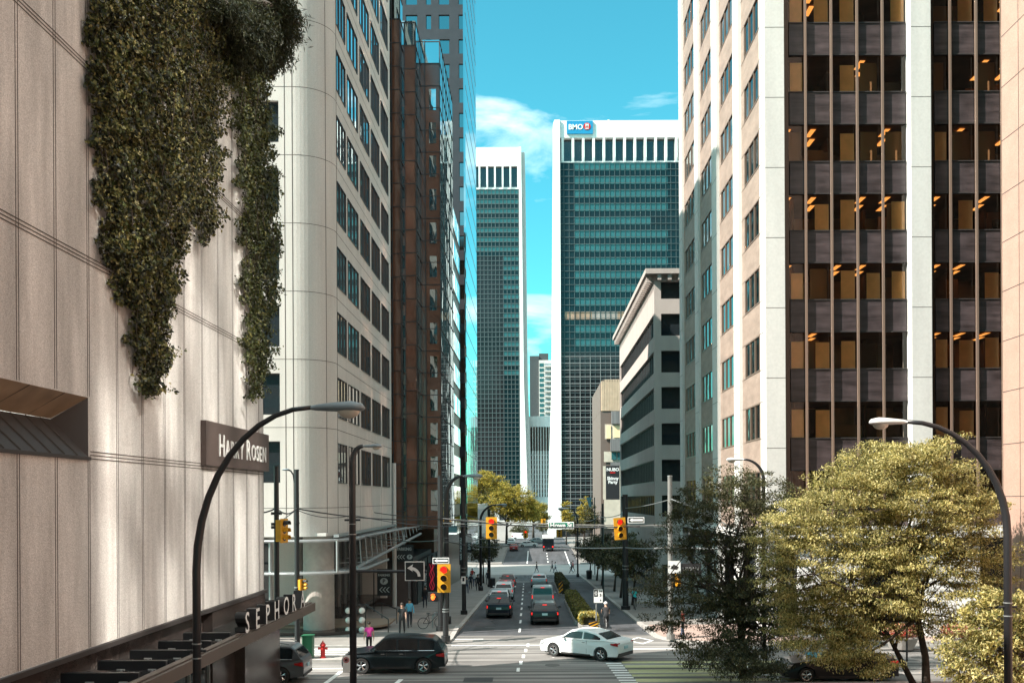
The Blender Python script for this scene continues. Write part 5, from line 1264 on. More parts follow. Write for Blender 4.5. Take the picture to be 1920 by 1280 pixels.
p691, _ = pole('utility_pole', 'thin black pole behind the left-hand hanging signal', 917, 112, gz(112) + .14, 955, .14, M['black'])
pn, _ = pole('utility_pole', 'thin dark pole halfway down the right pavement', 1130, 92, gz(92) + .14, 945, .10, M['black'])
fl = thing('street_banner', 'pale blue banner hanging from a pole at the foot of the bank tower', 'banner', (P(1108, 1000, 150).x, 150, gz(150)))
b = MB(); x = P(1110, 0, 150).x; b.tube([(x, 150, gz(150)), (x, 150, P(1110, 932, 150).z)], .08, M['black'], 8); b.build('pole', fl)
a, c_ = P(1099, 932, 150), P(1110, 950, 150); b = MB(); b.add([(a.x, 150, a.z), (c_.x - .1, 150, a.z), (c_.x - .1, 150, c_.z), (a.x + .5, 150, c_.z)], [(0, 1, 2, 3)], mat('banner_cloth', (.18, .38, .45), .8)); b.build('cloth', fl)

def signal(label, u0, u1, v0, v1, Y, rz=0, lit=True, parent_pole=None, plate=True, group='red traffic signals', name='traffic_light'):
    a, c_ = P(u0, v0, Y), P(u1, v1, Y); w_, h_ = c_.x - a.x, a.z - c_.z; ctr = Vector(((a.x + c_.x) / 2, Y, (a.z + c_.z) / 2))
    t = thing(name, label, 'traffic light', (0, 0, 0), group)
    hw, hh = w_ / 2, h_ / 2
    if plate: b = MB(); b.prism([(x, y) for x, y in rounded(-hw, hw, -.02, .02, .01, ())], -hh, hh, M['yellow']); b.build('backplate', t)
    b = MB(); b.box(-hw * .62, hw * .62, .021, .30, -hh * .9, hh * .9, M['yellow'] if plate else M['yellow']); 
    if not plate: b.box(-hw * .62, hw * .62, -.1, .02, -hh * .95, hh * .95, M['yellow'])
    b.build('housing', t)
    for k in range(3):
        zc_ = hh * .60 - k * hh * .60; r_ = hh * .235
        l_ = MB(); l_.tube([(0, -.04, zc_), (0, -.021, zc_)], r_, (M['red_on'] if lit else M['lensoff']) if k == 0 else M['lensoff'], 16); lo = l_.build('lens', t)
        vz = MB(); pts = []; m_ = 12
        vs = [(rr * math.cos(R(t_)), yy, zc_ + rr * math.sin(R(t_))) for rr, yy in ((r_ * 1.1, -.03), (r_ * 1.1, -.27), (r_ * 1.0, -.27), (r_ * 1.0, -.03)) for t_ in np.linspace(-20, 200, m_)]
        vz.add(vs, [(i * m_ + j, i * m_ + j + 1, (i + 1) % 4 * m_ + j + 1, (i + 1) % 4 * m_ + j) for i in range(4) for j in range(m_ - 1)], M['yellow'] if k else M['black']); vz.build('visor', lo)
    t.location = ctr; t.rotation_euler = (0, 0, rz); return t, ctr
signal('yellow traffic signal showing red on the corner pole under a one-way sign', 820, 845, 1057, 1110, 53.0)
signal('yellow signal showing red hanging from the span wire left of the street-name sign', 911, 932, 969, 1010, 58)
s2, _ = signal('tilted yellow signal showing red hanging from the span wire right of the street-name sign', 1151, 1174, 970, 1011, 58); s2.rotation_euler = (0, R(-4), .15)
signal('yellow signal turned sideways on the thick black pole', 520, 545, 972, 1017, 41.2, rz=R(72), lit=False)
signal('small yellow signal low on the gooseneck lamp pole', 560, 576, 1085, 1106, 47.3, rz=R(60), lit=False)
signal('small yellow signal half hidden on the weathered grey pole', 1264, 1279, 1075, 1100, 53.4, plate=False)
signal('distant signal showing red over the far crossing', 981, 990, 994, 1008, 160, plate=True)
signal('distant yellow signal under the street-name sign', 1043, 1054, 992, 1007, 140, lit=False)
signal('distant yellow signal by the golden trees near the pier', 1014, 1023, 972, 981, 200, lit=False)
ps = thing('pedestrian_signal', 'black pedestrian signal with glowing orange hand on the corner pole', 'pedestrian signal', P(812, 1125, 53.1))
a, c_ = P(802, 1110, 53.1), P(828, 1127, 53.1); b = MB(); b.box(a.x, c_.x, 53.1, 53.35, c_.z, a.z, M['signblack']); b.build('housing', ps)
h = P(811.5, 1119, 53.0); b = MB(); b.ball((h.x, 53.04, h.z - .04), .12, M['orange_on'], 10, (.9, .25, 1.1))
for k in range(4): b.tube([(h.x - .07 + k * .047, 53.04, h.z + .02), (h.x - .085 + k * .055, 53.04, h.z + .19 - (.03 if k in (0, 3) else 0))], .02, M['orange_on'], 6)
b.tube([(h.x + .08, 53.04, h.z - .06), (h.x + .13, 53.04, h.z + .05)], .02, M['orange_on'], 6); b.build('hand_symbol', ps)
# --- signs
def sign(name, label, u0, u1, v0, v1, Y, m_, border=None, th=.04, cat='sign', group=None):
    a, c_ = P(u0, v0, Y), P(u1, v1, Y); t = thing(name, label, cat, ((a.x + c_.x) / 2, Y, c_.z), group); b = MB()
    b.box(a.x, c_.x, Y, Y + th, c_.z, a.z, border or m_)
    if border is not None: e = (c_.x - a.x) * .045; e = min(e, (a.z - c_.z) * .12); b.box(a.x + e, c_.x - e, Y - .006, Y - .002, c_.z + e, a.z - e, m_)
    b.build('panel', t); return t, a, c_
def arrow_poly(t, pts, Y, m_):
    b = MB(); n = len(pts); b.add([(x, Y - .02, z) for x, z in pts] + [(x, Y - .008, z) for x, z in pts], [tuple(range(n))] + [(i, (i + 1) % n, n + (i + 1) % n, n + i) for i in range(n)], m_); b.build('arrow', t)
def oneway(label, u0, u1, v0, v1, Y):
    t, a, c_ = sign('one_way_sign', label, u0, u1, v0, v1, Y, M['signblack'], M['signwhite'], group='one-way arrow signs'); w_, h_ = c_.x - a.x, a.z - c_.z; zc_ = (a.z + c_.z) / 2
    arrow_poly(t, [(a.x + w_ * .09, zc_), (a.x + w_ * .30, zc_ + h_ * .33), (a.x + w_ * .28, zc_ + h_ * .17), (a.x + w_ * .92, zc_ + h_ * .17), (a.x + w_ * .92, zc_ - h_ * .17), (a.x + w_ * .28, zc_ - h_ * .17), (a.x + w_ * .30, zc_ - h_ * .33)], Y, M['signwhite'])
oneway('small left-pointing one-way arrow sign on top of the corner signal', 811, 842, 1045, 1056, 53.0)
oneway('left-pointing one-way arrow sign beside the tilted hanging signal', 1177, 1208, 969, 980, 58)
t, a, c_ = sign('left_turn_sign', 'square black sign with curved white left-turn arrow on the mast arm', 759, 796, 1052, 1088, 28, M['signblack'], M['signwhite'])
w_, h_ = c_.x - a.x, a.z - c_.z; qs = []
def ap(fx, fz): return (a.x + w_ * fx, c_.z + h_ * fz)
outer = [ap(.30 + .50 * math.sin(R(k)), .22 + .50 * math.cos(R(k)) - 0) for k in range(0, 91, 10)]; inner = [ap(.30 + .36 * math.sin(R(k)), .22 + .34 * math.cos(R(k))) for k in range(90, -1, -10)]
b = MB(); ou = outer; inn = inner[::-1]; k_ = len(ou)
b.add([(x, 27.985, z) for x, z in ou] + [(x, 27.985, z) for x, z in inn], [(i, i + 1, k_ + i + 1, k_ + i) for i in range(k_ - 1)], M['signwhite']); 
b.add([(x, 27.984, z) for x, z in (ap(.12, .66), ap(.42, .86), ap(.38, .72), ap(.38, .53), ap(.43, .46))], [(0, 1, 2, 3, 4)], M['signwhite']); b.build('arrow', t)
ma = MB(); p0, p1 = P(661, 1070, 28.06), P(800, 1071, 28.06); ma.tube([p0, p1], .045, M['black'], 8)
mo = ma.build('mast_arm'); tag(mo, 'horizontal black mast arm reaching right to the left-turn sign', 'mast arm')
t, a, c_ = sign('street_name_sign', 'green street-name sign with white lettering hung on the span wire', 1028, 1076, 978, 991, 58, M['signgreen'], M['signwhite'])
tt = text_mb('Howe St', .40, .01, M['signwhite'], None, .012); xs = [v[0] for v in tt.v]; sx = (c_.x - a.x) * .86 / (max(xs) - min(xs)); tt.xf(frameM(((a.x + c_.x) / 2, 57.98, (a.z + c_.z) / 2), (1, 0, 0), sx=sx)); tt.build('lettering', t)
t, a, c_ = sign('lane_sign', 'white lane-use sign with diamond and time limits on a median post', 1112.5, 1131, 1103, 1130, 60, M['signwhite'], M['signblack'])
b = MB(); w_, h_ = c_.x - a.x, a.z - c_.z; b.box(ap(.08, 0)[0], ap(.08, 0)[0] + w_ * .38, 59.985, 59.992, c_.z + h_ * .45, c_.z + h_ * .93, M['signblack']); b.build('diamond_field', t)
b = MB(); cx_, cz_ = a.x + w_ * .27, c_.z + h_ * .69
for s in (0,): b.add([(cx_ - w_ * .13, 59.98, cz_), (cx_, 59.98, cz_ + h_ * .18), (cx_ + w_ * .13, 59.98, cz_), (cx_, 59.98, cz_ - h_ * .18)], [(0, 1, 2, 3)], M['signwhite']); b.add([(cx_ - w_ * .07, 59.977, cz_), (cx_, 59.977, cz_ + h_ * .1), (cx_ + w_ * .07, 59.977, cz_), (cx_, 59.977, cz_ - h_ * .1)], [(0, 1, 2, 3)], M['signblack'])
b.build('diamond', t)
for tx, fz, sz in (('7-9', .82, .14), ('3', .55, .22), ('6', .2, .14)): tt = text_mb(tx, sz, .004, M['signblack'], None, .01); tt.xf(frameM((a.x + w_ * .73, 59.985, c_.z + h_ * fz), (1, 0, 0))); tt.build('lettering', t)
b = MB(); b.tube([(a.x + w_ * .3, 60.06, gz(60) + .2), (a.x + w_ * .3, 60.06, a.z)], .045, M['steel'], 8); b.build('post', t)
for lb_, (u0, u1, v0, v1, Yq) in (('yellow and black striped hazard board at the near end of the median', (1104, 1121, 1163, 1181, 59.6)), ('yellow and black striped hazard board on the farther median hedge', (1047.5, 1055.5, 1088, 1112, 93.2))):
    t, a, c_ = sign('hazard_marker', lb_, u0, u1, v0, v1, Yq, M['signblack'], cat='hazard marker', group='median hazard boards'); w_, h_ = c_.x - a.x, a.z - c_.z
    b = MB()
    for k in range(3): f = k * .36 - .12; b.add([(a.x, Yq - .01, c_.z + h_ * max(0, f)), (a.x, Yq - .01, c_.z + h_ * (max(0, f) + .16)), (c_.x, Yq - .01, c_.z + h_ * min(1, f + .56)), (c_.x, Yq - .01, c_.z + h_ * min(1, f + .40))], [(0, 1, 2, 3)], M['yellow'])
    b.build('stripe', t); b = MB(); b.tube([((a.x + c_.x) / 2, Yq + .08, gz(Yq)), ((a.x + c_.x) / 2, Yq + .08, c_.z + .3)], .04, M['steel'], 6); b.build('post', t)
t, a, c_ = sign('no_stopping_sign', 'small white sign with red circle on the foreground lamp pole', 642.5, 656, 1228, 1259, 27.8, M['signwhite'])
b = MB(); cx_, cz_ = (a.x + c_.x) / 2, a.z - .13; m_ = 20
for r0, r1, mm, yy in ((0.082, .062, M['redp'], 27.79), (.05, .0, M['signblack'], 27.792)):
    b.add([(cx_ + r * math.cos(2 * math.pi * k / m_), yy, cz_ + r * math.sin(2 * math.pi * k / m_)) for r in (r0, max(r1, .001)) for k in range(m_)], [(k, (k + 1) % m_, m_ + (k + 1) % m_, m_ + k) for k in range(m_)], mm)
b.add([(cx_ - .055, 27.788, cz_ + .045), (cx_ - .045, 27.788, cz_ + .055), (cx_ + .055, 27.788, cz_ - .045), (cx_ + .045, 27.788, cz_ - .055)], [(0, 1, 2, 3)], M['redp']); b.build('symbol', t)
def chev(t, x, z, s, Y, m_, n=3):
    b = MB()
    for k in range(n):
        x0 = x + k * s * .62; b.add([(x0, Y, z), (x0 + s * .5, Y, z + s * .5), (x0 + s * .72, Y, z + s * .5), (x0 + s * .22, Y, z), (x0 + s * .72, Y, z - s * .5), (x0 + s * .5, Y, z - s * .5)], [(0, 1, 2, 3), (0, 3, 4, 5)], m_)
    b.build('chevron', t)
sd_ = mat('sign_slate', (.025, .035, .04), .5); sl_ = mat('sign_pale_blue', (.45, .55, .56), .6)
t, a, c_ = sign('parking_sign', 'dark wide parking sign with white chevrons under the glass canopy edge', 741, 775, 1021, 1052, 79.2, sd_)
tt = text_mb('PARKING', .34, .01, sl_, None, .01); tt.xf(frameM(((a.x + c_.x) / 2, 79.17, a.z - .35), (1, 0, 0), sx=.85)); tt.build('lettering', t); chev(t, a.x + .12, c_.z + .38, .36, 79.18, sl_)
def pcircle(t, x, z, r, Y):
    b = MB(); b.add([(x + r * 1.15 * math.cos(2 * math.pi * k / 20), Y, z + r * math.sin(2 * math.pi * k / 20)) for k in range(20)], [tuple(range(20))], sl_); b.build('circle', t)
    q = text_mb('P', r * 1.6, .005, sd_, None, .01); q.xf(frameM((x, Y - .02, z), (1, 0, 0))); q.build('circle_letter', t)
pcircle(t, c_.x - .3, c_.z + .38, .2, 79.18)
t, a, c_ = sign('parking_sign', 'dark tall parking sign with white chevrons beside the white post', 707, 733, 1066, 1116, 74, sd_)
for tx, dz in (('PUBLIC', .22), ('PARKING', .48)): tt = text_mb(tx, .24, .01, sl_, None, .008); tt.xf(frameM(((a.x + c_.x) / 2, 73.97, a.z - dz), (1, 0, 0), sx=.9)); tt.build('lettering', t)
pcircle(t, (a.x + c_.x) / 2, a.z - .95, .26, 73.98); chev(t, a.x + .15, a.z - 1.6, .42, 73.98, sl_)
b = MB(); b.box(a.x - .3, a.x - .22, 74, 74.1, gz(74), a.z, M['black']); b.box(a.x - .3, a.x, 74.01, 74.05, a.z - .3, a.z - .25, M['black']); b.build('post', t)
t, a, c_ = sign('blade_sign', 'tall dark blade sign with vertical white lettering beside the red neon squiggle', 794, 802, 1060, 1115, 84, M['signblack'])
tt = text_mb('CAFFE EXPRESS', .26, .01, M['signwhite'], None, .008); tt.xf(Matrix.Translation(((a.x + c_.x) / 2, 83.97, (a.z + c_.z) / 2)) @ Matrix.Rotation(R(90), 4, 'X') @ Matrix.Rotation(R(90), 4, 'Z')); tt.build('lettering', t)
t, a, c_ = sign('neon_sign', 'dark panel with red neon squiggle behind the corner signal', 803, 817, 1054, 1108, 83, mat('neon_board', (.03, .01, .012), .5))
nm = mat('red_neon', (.5, .03, .06), .4, emis=((.7, .03, .07), .2)); b = MB()
for q in (-.16, 0, .16): b.tube([((a.x + c_.x) / 2 + q * .8 + .07 * math.sin(k * .9 + q * 9), 82.95, a.z - .12 - k * (a.z - c_.z) / 19) for k in range(18)], .02, nm, 5)
b.build('neon_tube', t)
for lb_, uu, tx in (('narrow black blade sign with white lettering on the left block, nearer of two', (861, 870, 998, 1058, 96), 'WE DESIGN'), ('narrow black blade sign with white lettering on the left block, farther of two', (876, 884, 1000, 1035, 108), 'BAKERY')):
    t, a, c_ = sign('blade_sign', lb_, uu[0], uu[1], uu[2], uu[3], uu[4], M['signblack'], group='blade signs on the left block'); tt = text_mb(tx, .42, .01, sl_, None, .01); tt.xf(Matrix.Translation(((a.x + c_.x) / 2, uu[4] - .03, (a.z + c_.z) / 2)) @ Matrix.Rotation(R(90), 4, 'X') @ Matrix.Rotation(R(90), 4, 'Z')); tt.build('lettering', t)
t, a, c_ = sign('awning_sign', 'pale blue shop sign above a dark awning on the left block', 836, 857, 985, 998, 106.5, mat('cyan_sign', (.18, .40, .46), .5))
b = MB(); b.add([(a.x - .2, 106.4, c_.z - .2), (c_.x + 1.5, 106.4, c_.z - .2), (c_.x + 1.9, 105, c_.z - 1.0), (a.x - .2, 105, c_.z - 1.0)], [(0, 1, 2, 3)], M['greypole']); b.build('awning', t)
t, a, c_ = sign('corner_board', 'white rectangular board on the weathered grey pole above its signal', 1253, 1276, 1051, 1074, 53.3, M['signwhite'])
b = MB(); b.add([(a.x + .1, 53.29, c_.z + .25), (a.x + .3, 53.29, c_.z + .5), (c_.x - .1, 53.29, c_.z + .35), (c_.x - .2, 53.29, c_.z + .2)], [(0, 1, 2, 3)], M['dark']); b.build('printed_mark', t)

# --- manholes, patches
for k, (x, y, lb_) in enumerate(((.8, 46.2, 'round manhole cover in the intersection left of the white sedan'), (-2.9, 61.5, 'round manhole cover in the left lane behind the queued cars'), (5.1, 66, 'round manhole cover in the bike lane'))):
    t = thing('manhole_cover', lb_, 'manhole cover', (x, y, gz(y) + .02), 'manhole covers in the road'); b = MB(); z = gz(y) + .022
    b.tube([(x, y, z - .01), (x, y, z)], .36, mat('cast_iron', (.05, .045, .04), .6, noise=[(20, .3)]), 20); b.build('lid', t)
g = MB(); pa = mat('tar_patch', (.035, .035, .037), .8, noise=[(3, .2)])
for (x0, x1, y0, y1) in ((-3.9, -2.6, 59.5, 63), (.2, 1.6, 69.5, 72), (3.9, 5.0, 70, 78), (-3.2, -1.9, 42.0, 43.1), (5.0, 6.2, 58.5, 60.5)): slab(g, x0, x1, y0, y1, .0145, pa)
for k in range(14):
    y = 57.5 + k * 6.5; x = random.Random(k).uniform(-4, 6); q = [Vector((x, y, gz(y) + .006))]
    rk_ = random.Random(k + 50)
    for s in range(7): q.append(Vector((q[-1].x + rk_.uniform(-.35, .35), q[-1].y + .8, gz(q[-1].y + .8) + .006)))
    g.tube(q, .016, pa, 3, False)
st(g, 'road_patches')
# --- small furniture
p = P(608, 1236, 48.2); zk = .14
hy = thing('fire_hydrant', 'red fire hydrant on the near kerb beside the green bin', 'fire hydrant', (p.x, 47.9, zk))
b = MB(); b.lathe([(.16, 0), (.16, .05), (.115, .06), (.115, .58), (.15, .6), (.15, .64), (.12, .70), (.06, .78), (.03, .80), (.03, .86)], (p.x, 47.9, zk), M['redp'], 16); b.build('barrel', hy)
for dx, dy in ((.2, 0), (-.2, 0), (0, -.22)): b = MB(); b.tube([(p.x, 47.9, zk + .48), (p.x + dx, 47.9 + dy, zk + .48)], .055, M['redp'], 10); b.tube([(p.x + dx * .9, 47.9 + dy * .9, zk + .48), (p.x + dx * 1.15, 47.9 + dy * 1.15, zk + .48)], .07, M['redp'], 6); b.build('outlet_cap', hy)
p = P(579, 1231, 48)
gb_ = thing('litter_bin', 'dark green litter bin with pale emblem on the near kerb', 'bin', (p.x, 47.9, zk))
b = MB(); b.prism(rounded(p.x - .26, p.x + .26, 47.62, 48.14, .06, ('sw', 'se', 'ne', 'nw')), zk, zk + 1.08, M['greenbin']); b.build('body', gb_)
b = MB(); b.prism(rounded(p.x - .29, p.x + .29, 47.59, 48.17, .06, ('sw', 'se', 'ne', 'nw')), zk + 1.085, zk + 1.15, M['greenbin']); b.build('lid', gb_)
b = MB(); b.add([(p.x + .07 * math.cos(k * math.pi / 6), 47.61, zk + .42 + .07 * math.sin(k * math.pi / 6)) for k in range(12)], [tuple(range(12))], M['steel']); b.box(p.x - .1, p.x + .1, 47.605, 47.615, zk + .28, zk + .31, M['steel']); b.build('emblem', gb_)
gl_ = thing('globe_lamp_cluster', 'cluster of six white globe lamps on a black frame by the plaza steps', 'lamp', (P(666, 1180, 56.5).x, 56.5, .3))
xg = P(666, 1180, 56.5).x; b = MB(); b.tube([(xg, 56.5, .3), (xg, 56.5, 1.95)], .05, M['black'], 8); b.tube([(xg + .45 * math.cos(R(k)), 56.5, 1.6 + .3 * math.sin(R(k))) for k in range(0, 361, 20)], .025, M['black'], 6)
for v in (1144, 1162, 1180): z = P(666, v, 56.5).z; b.tube([(xg - .42, 56.5, z), (xg + .42, 56.5, z)], .025, M['black'], 6)
b.build('frame', gl_)
for v in (1144, 1162, 1180):
    for s in (-1, 1): b = MB(); b.ball((xg + s * .4, 56.5, P(666, v, 56.5).z), .19, mat('opal_globe', (.7, .68, .64), .25), 14); b.build('globe', gl_, smooth=True)
for lb_, pts in (('black handrail on the plaza steps, nearer of the two', [(670, 1135, 57), (685, 1132, 57.4), (728, 1160, 57)]), ('black handrail on the plaza steps, farther of the two', [(706, 1131, 62), (716, 1130, 62), (744, 1141, 61)])):
    pp = [P(*q) for q in pts]; t = thing('handrail', lb_, 'handrail', (pp[0].x, pp[0].y, .3), 'handrails on the plaza steps'); b = MB(); b.tube(pp, .035, M['black'], 8); b.build('rail', t)
    for q in (pp[1], pp[-1]): b = MB(); b.tube([q, (q.x, q.y, .14)], .03, M['black'], 8); b.build('post', t)
# bicycle rack + parked bicycle
def bicycle(label, loc, rz, mcol, handle='bicycle'):
    t = thing('bicycle', label, 'bicycle', (0, 0, 0)); 
    for x in (-.52, .52):
        b = MB(); b.tube([(x + .33 * math.cos(2 * math.pi * k / 20), 0, .34 + .33 * math.sin(2 * math.pi * k / 20)) for k in range(21)], .018, M['tyre'], 6, False)
        for k in range(6): b.tube([(x, 0, .34), (x + .32 * math.cos(k * math.pi / 3), 0, .34 + .32 * math.sin(k * math.pi / 3))], .004, M['steel'], 3, False)
        b.build('wheel', t)
    b = MB(); 
    for a_, c_ in (((-.52, .34), (-.12, .32)), ((-.52, .34), (-.2, .82)), ((-.12, .32), (-.2, .88)), ((-.12, .32), (.36, .78)), ((-.2, .82), (.36, .84)), ((.52, .34), (.34, .95))): b.tube([(a_[0], 0, a_[1]), (c_[0], 0, c_[1])], .018, mcol, 6)
    b.build('frame', t); b = MB(); b.tube([(.34, -.27, 1.0), (.36, -.1, .98), (.36, .1, .98), (.34, .27, 1.0)], .015, M['black'], 6); b.build('handlebar', t)
    b = MB(); b.ball((-.2, 0, .92), .11, M['black'], 8, (1.2, .7, .35)); b.build('saddle', t)
    t.location = loc; t.rotation_euler = (0, 0, rz); return t
rk = thing('bike_rack', 'galvanised hoop bike rack on the left corner sidewalk', 'bike rack', (-5.9, 60, .14)); 
for k in range(2): b = MB(); x0 = -5.9 - k * .1; y0 = 59.0 + k * 1.0; b.tube([(x0 - .42, y0, .135), (x0 - .42, y0, .75), (x0 - .32, y0, .93), (x0 + .32, y0, .93), (x0 + .42, y0, .75), (x0 + .42, y0, .135)], .035, M['steel'], 8); b.build('hoop', rk)
bicycle('dark bicycle locked to the hoop rack', (-6.35, 58.6, .14), R(20), M['black'])
# news box under the far left tree
for (u, Y, lb_) in ((704, 0, ''),): pass
t = thing('litter_bin', 'black litter bin at the foot of the pole behind the left hanging signal', 'bin', (P(918, 1090, 110).x, 110, gz(110) + .14)); b = MB(); b.lathe([(.28, .14), (.33, 1.15), (.34, 1.2), (.2, 1.3)], (P(918, 0, 110).x, 110, gz(110)), M['black'], 14); b.build('body', t)
t = thing('litter_bin', 'black litter bin at the far crossing beside the right-hand trees', 'bin', (7.4, 132, gz(132) + .14)); b = MB(); b.lathe([(.36, .14), (.42, 1.25), (.42, 1.3), (.3, 1.4)], (7.4, 132, gz(132)), M['black'], 14); b.build('body', t)
# small lantern post in the right plaza
lp = P(1700, 1165, 46); t = thing('lantern_post', 'slim black post with small white lantern among the trees, bottom right', 'lamp', (lp.x, 46, .14)); b = MB(); b.tube([(lp.x, 46, .14), (lp.x, 46, 2.4)], .05, M['black'], 8); b.build('post', t); b = MB(); b.lathe([(.09, 0), (.16, .1), (.16, .5), (.1, .58)], (lp.x, 46, 2.4), M['white'], 12); b.build('lantern', t)
b = MB(); b.lathe([(.2, 3.0), (.08, 3.12), (.02, 3.25)], (lp.x, 46, 0), M['black'], 12); b.build('cap', t)
# overhead wires
def wire(label, pts, r=.022, sag=.25, m_=None):
    q = []
    for a, c_ in zip(pts[:-1], pts[1:]):
        A, B = P(*a), P(*c_)
        for k in range(9):
            f = k / 8; w_ = A.lerp(B, f); w_.z -= sag * 4 * f * (1 - f); q.append(w_)
    b = MB(); b.tube(q, r, m_ or M['black'], 5); o = b.build('overhead_wire'); tag(o, label, 'wire', 'overhead trolley wires and spans')
wire('pair of dark wires from the thick black pole across the round corner, upper', [(440, 950, 41.4), (518, 952, 41.4), (556, 953, 47.3), (828, 972, 57.4), (1200, 986, 58)], .035)
wire('thin wire under the upper pair crossing the pale office front', [(556, 955, 47.3), (661, 965, 47.3), (900, 985, 57.5)], .02)
wire('pale heavy span wire carrying the two hanging signals', [(828, 972, 58.1), (1255, 984, 58.1)], .045, .15, M['greypole'])
wire('pale span wire just under the signal span', [(828, 980, 58.3), (1255, 987, 58.3)], .02, .1, M['steel'])
wire('low pale span wire behind the right signal ending in the dark tree', [(1040, 1024, 75), (1172, 1026, 75), (1255, 1025, 60), (1500, 1026, 53)], .05, .1, M['steel'])
wire('low dark wire in front of the left block shopfronts', [(661, 1000, 60), (828, 1012, 58), (960, 1022, 70)], .03)
wire('dark wire with loops reaching from the left block to the far signal', [(700, 960, 70), (869, 964, 71), (1000, 985, 90)], .03)
wire('guy wire rising to the weathered grey pole from the left', [(1172, 952, 75), (1255, 936, 53.7)], .025, .1, M['steel'])
wire('guy wire falling right from the top of the weathered grey pole', [(1256, 934, 53.6), (1320, 955, 50), (1390, 1000, 48)], .03, .05, M['steel'])
wire('looped feeder wire left of the right hanging signal', [(1096, 975, 80), (1120, 968, 80), (1172, 960, 75)], .03, .2, M['steel'])
wire('thin wire crossing the view just above the queued cars', [(869, 1000, 71), (917, 1008, 100), (1000, 1016, 100)], .03)
wire('short bracket wire holding the sideways signal to the gooseneck pole', [(520, 980, 41.3), (556, 955, 47.3)], .02, .02)

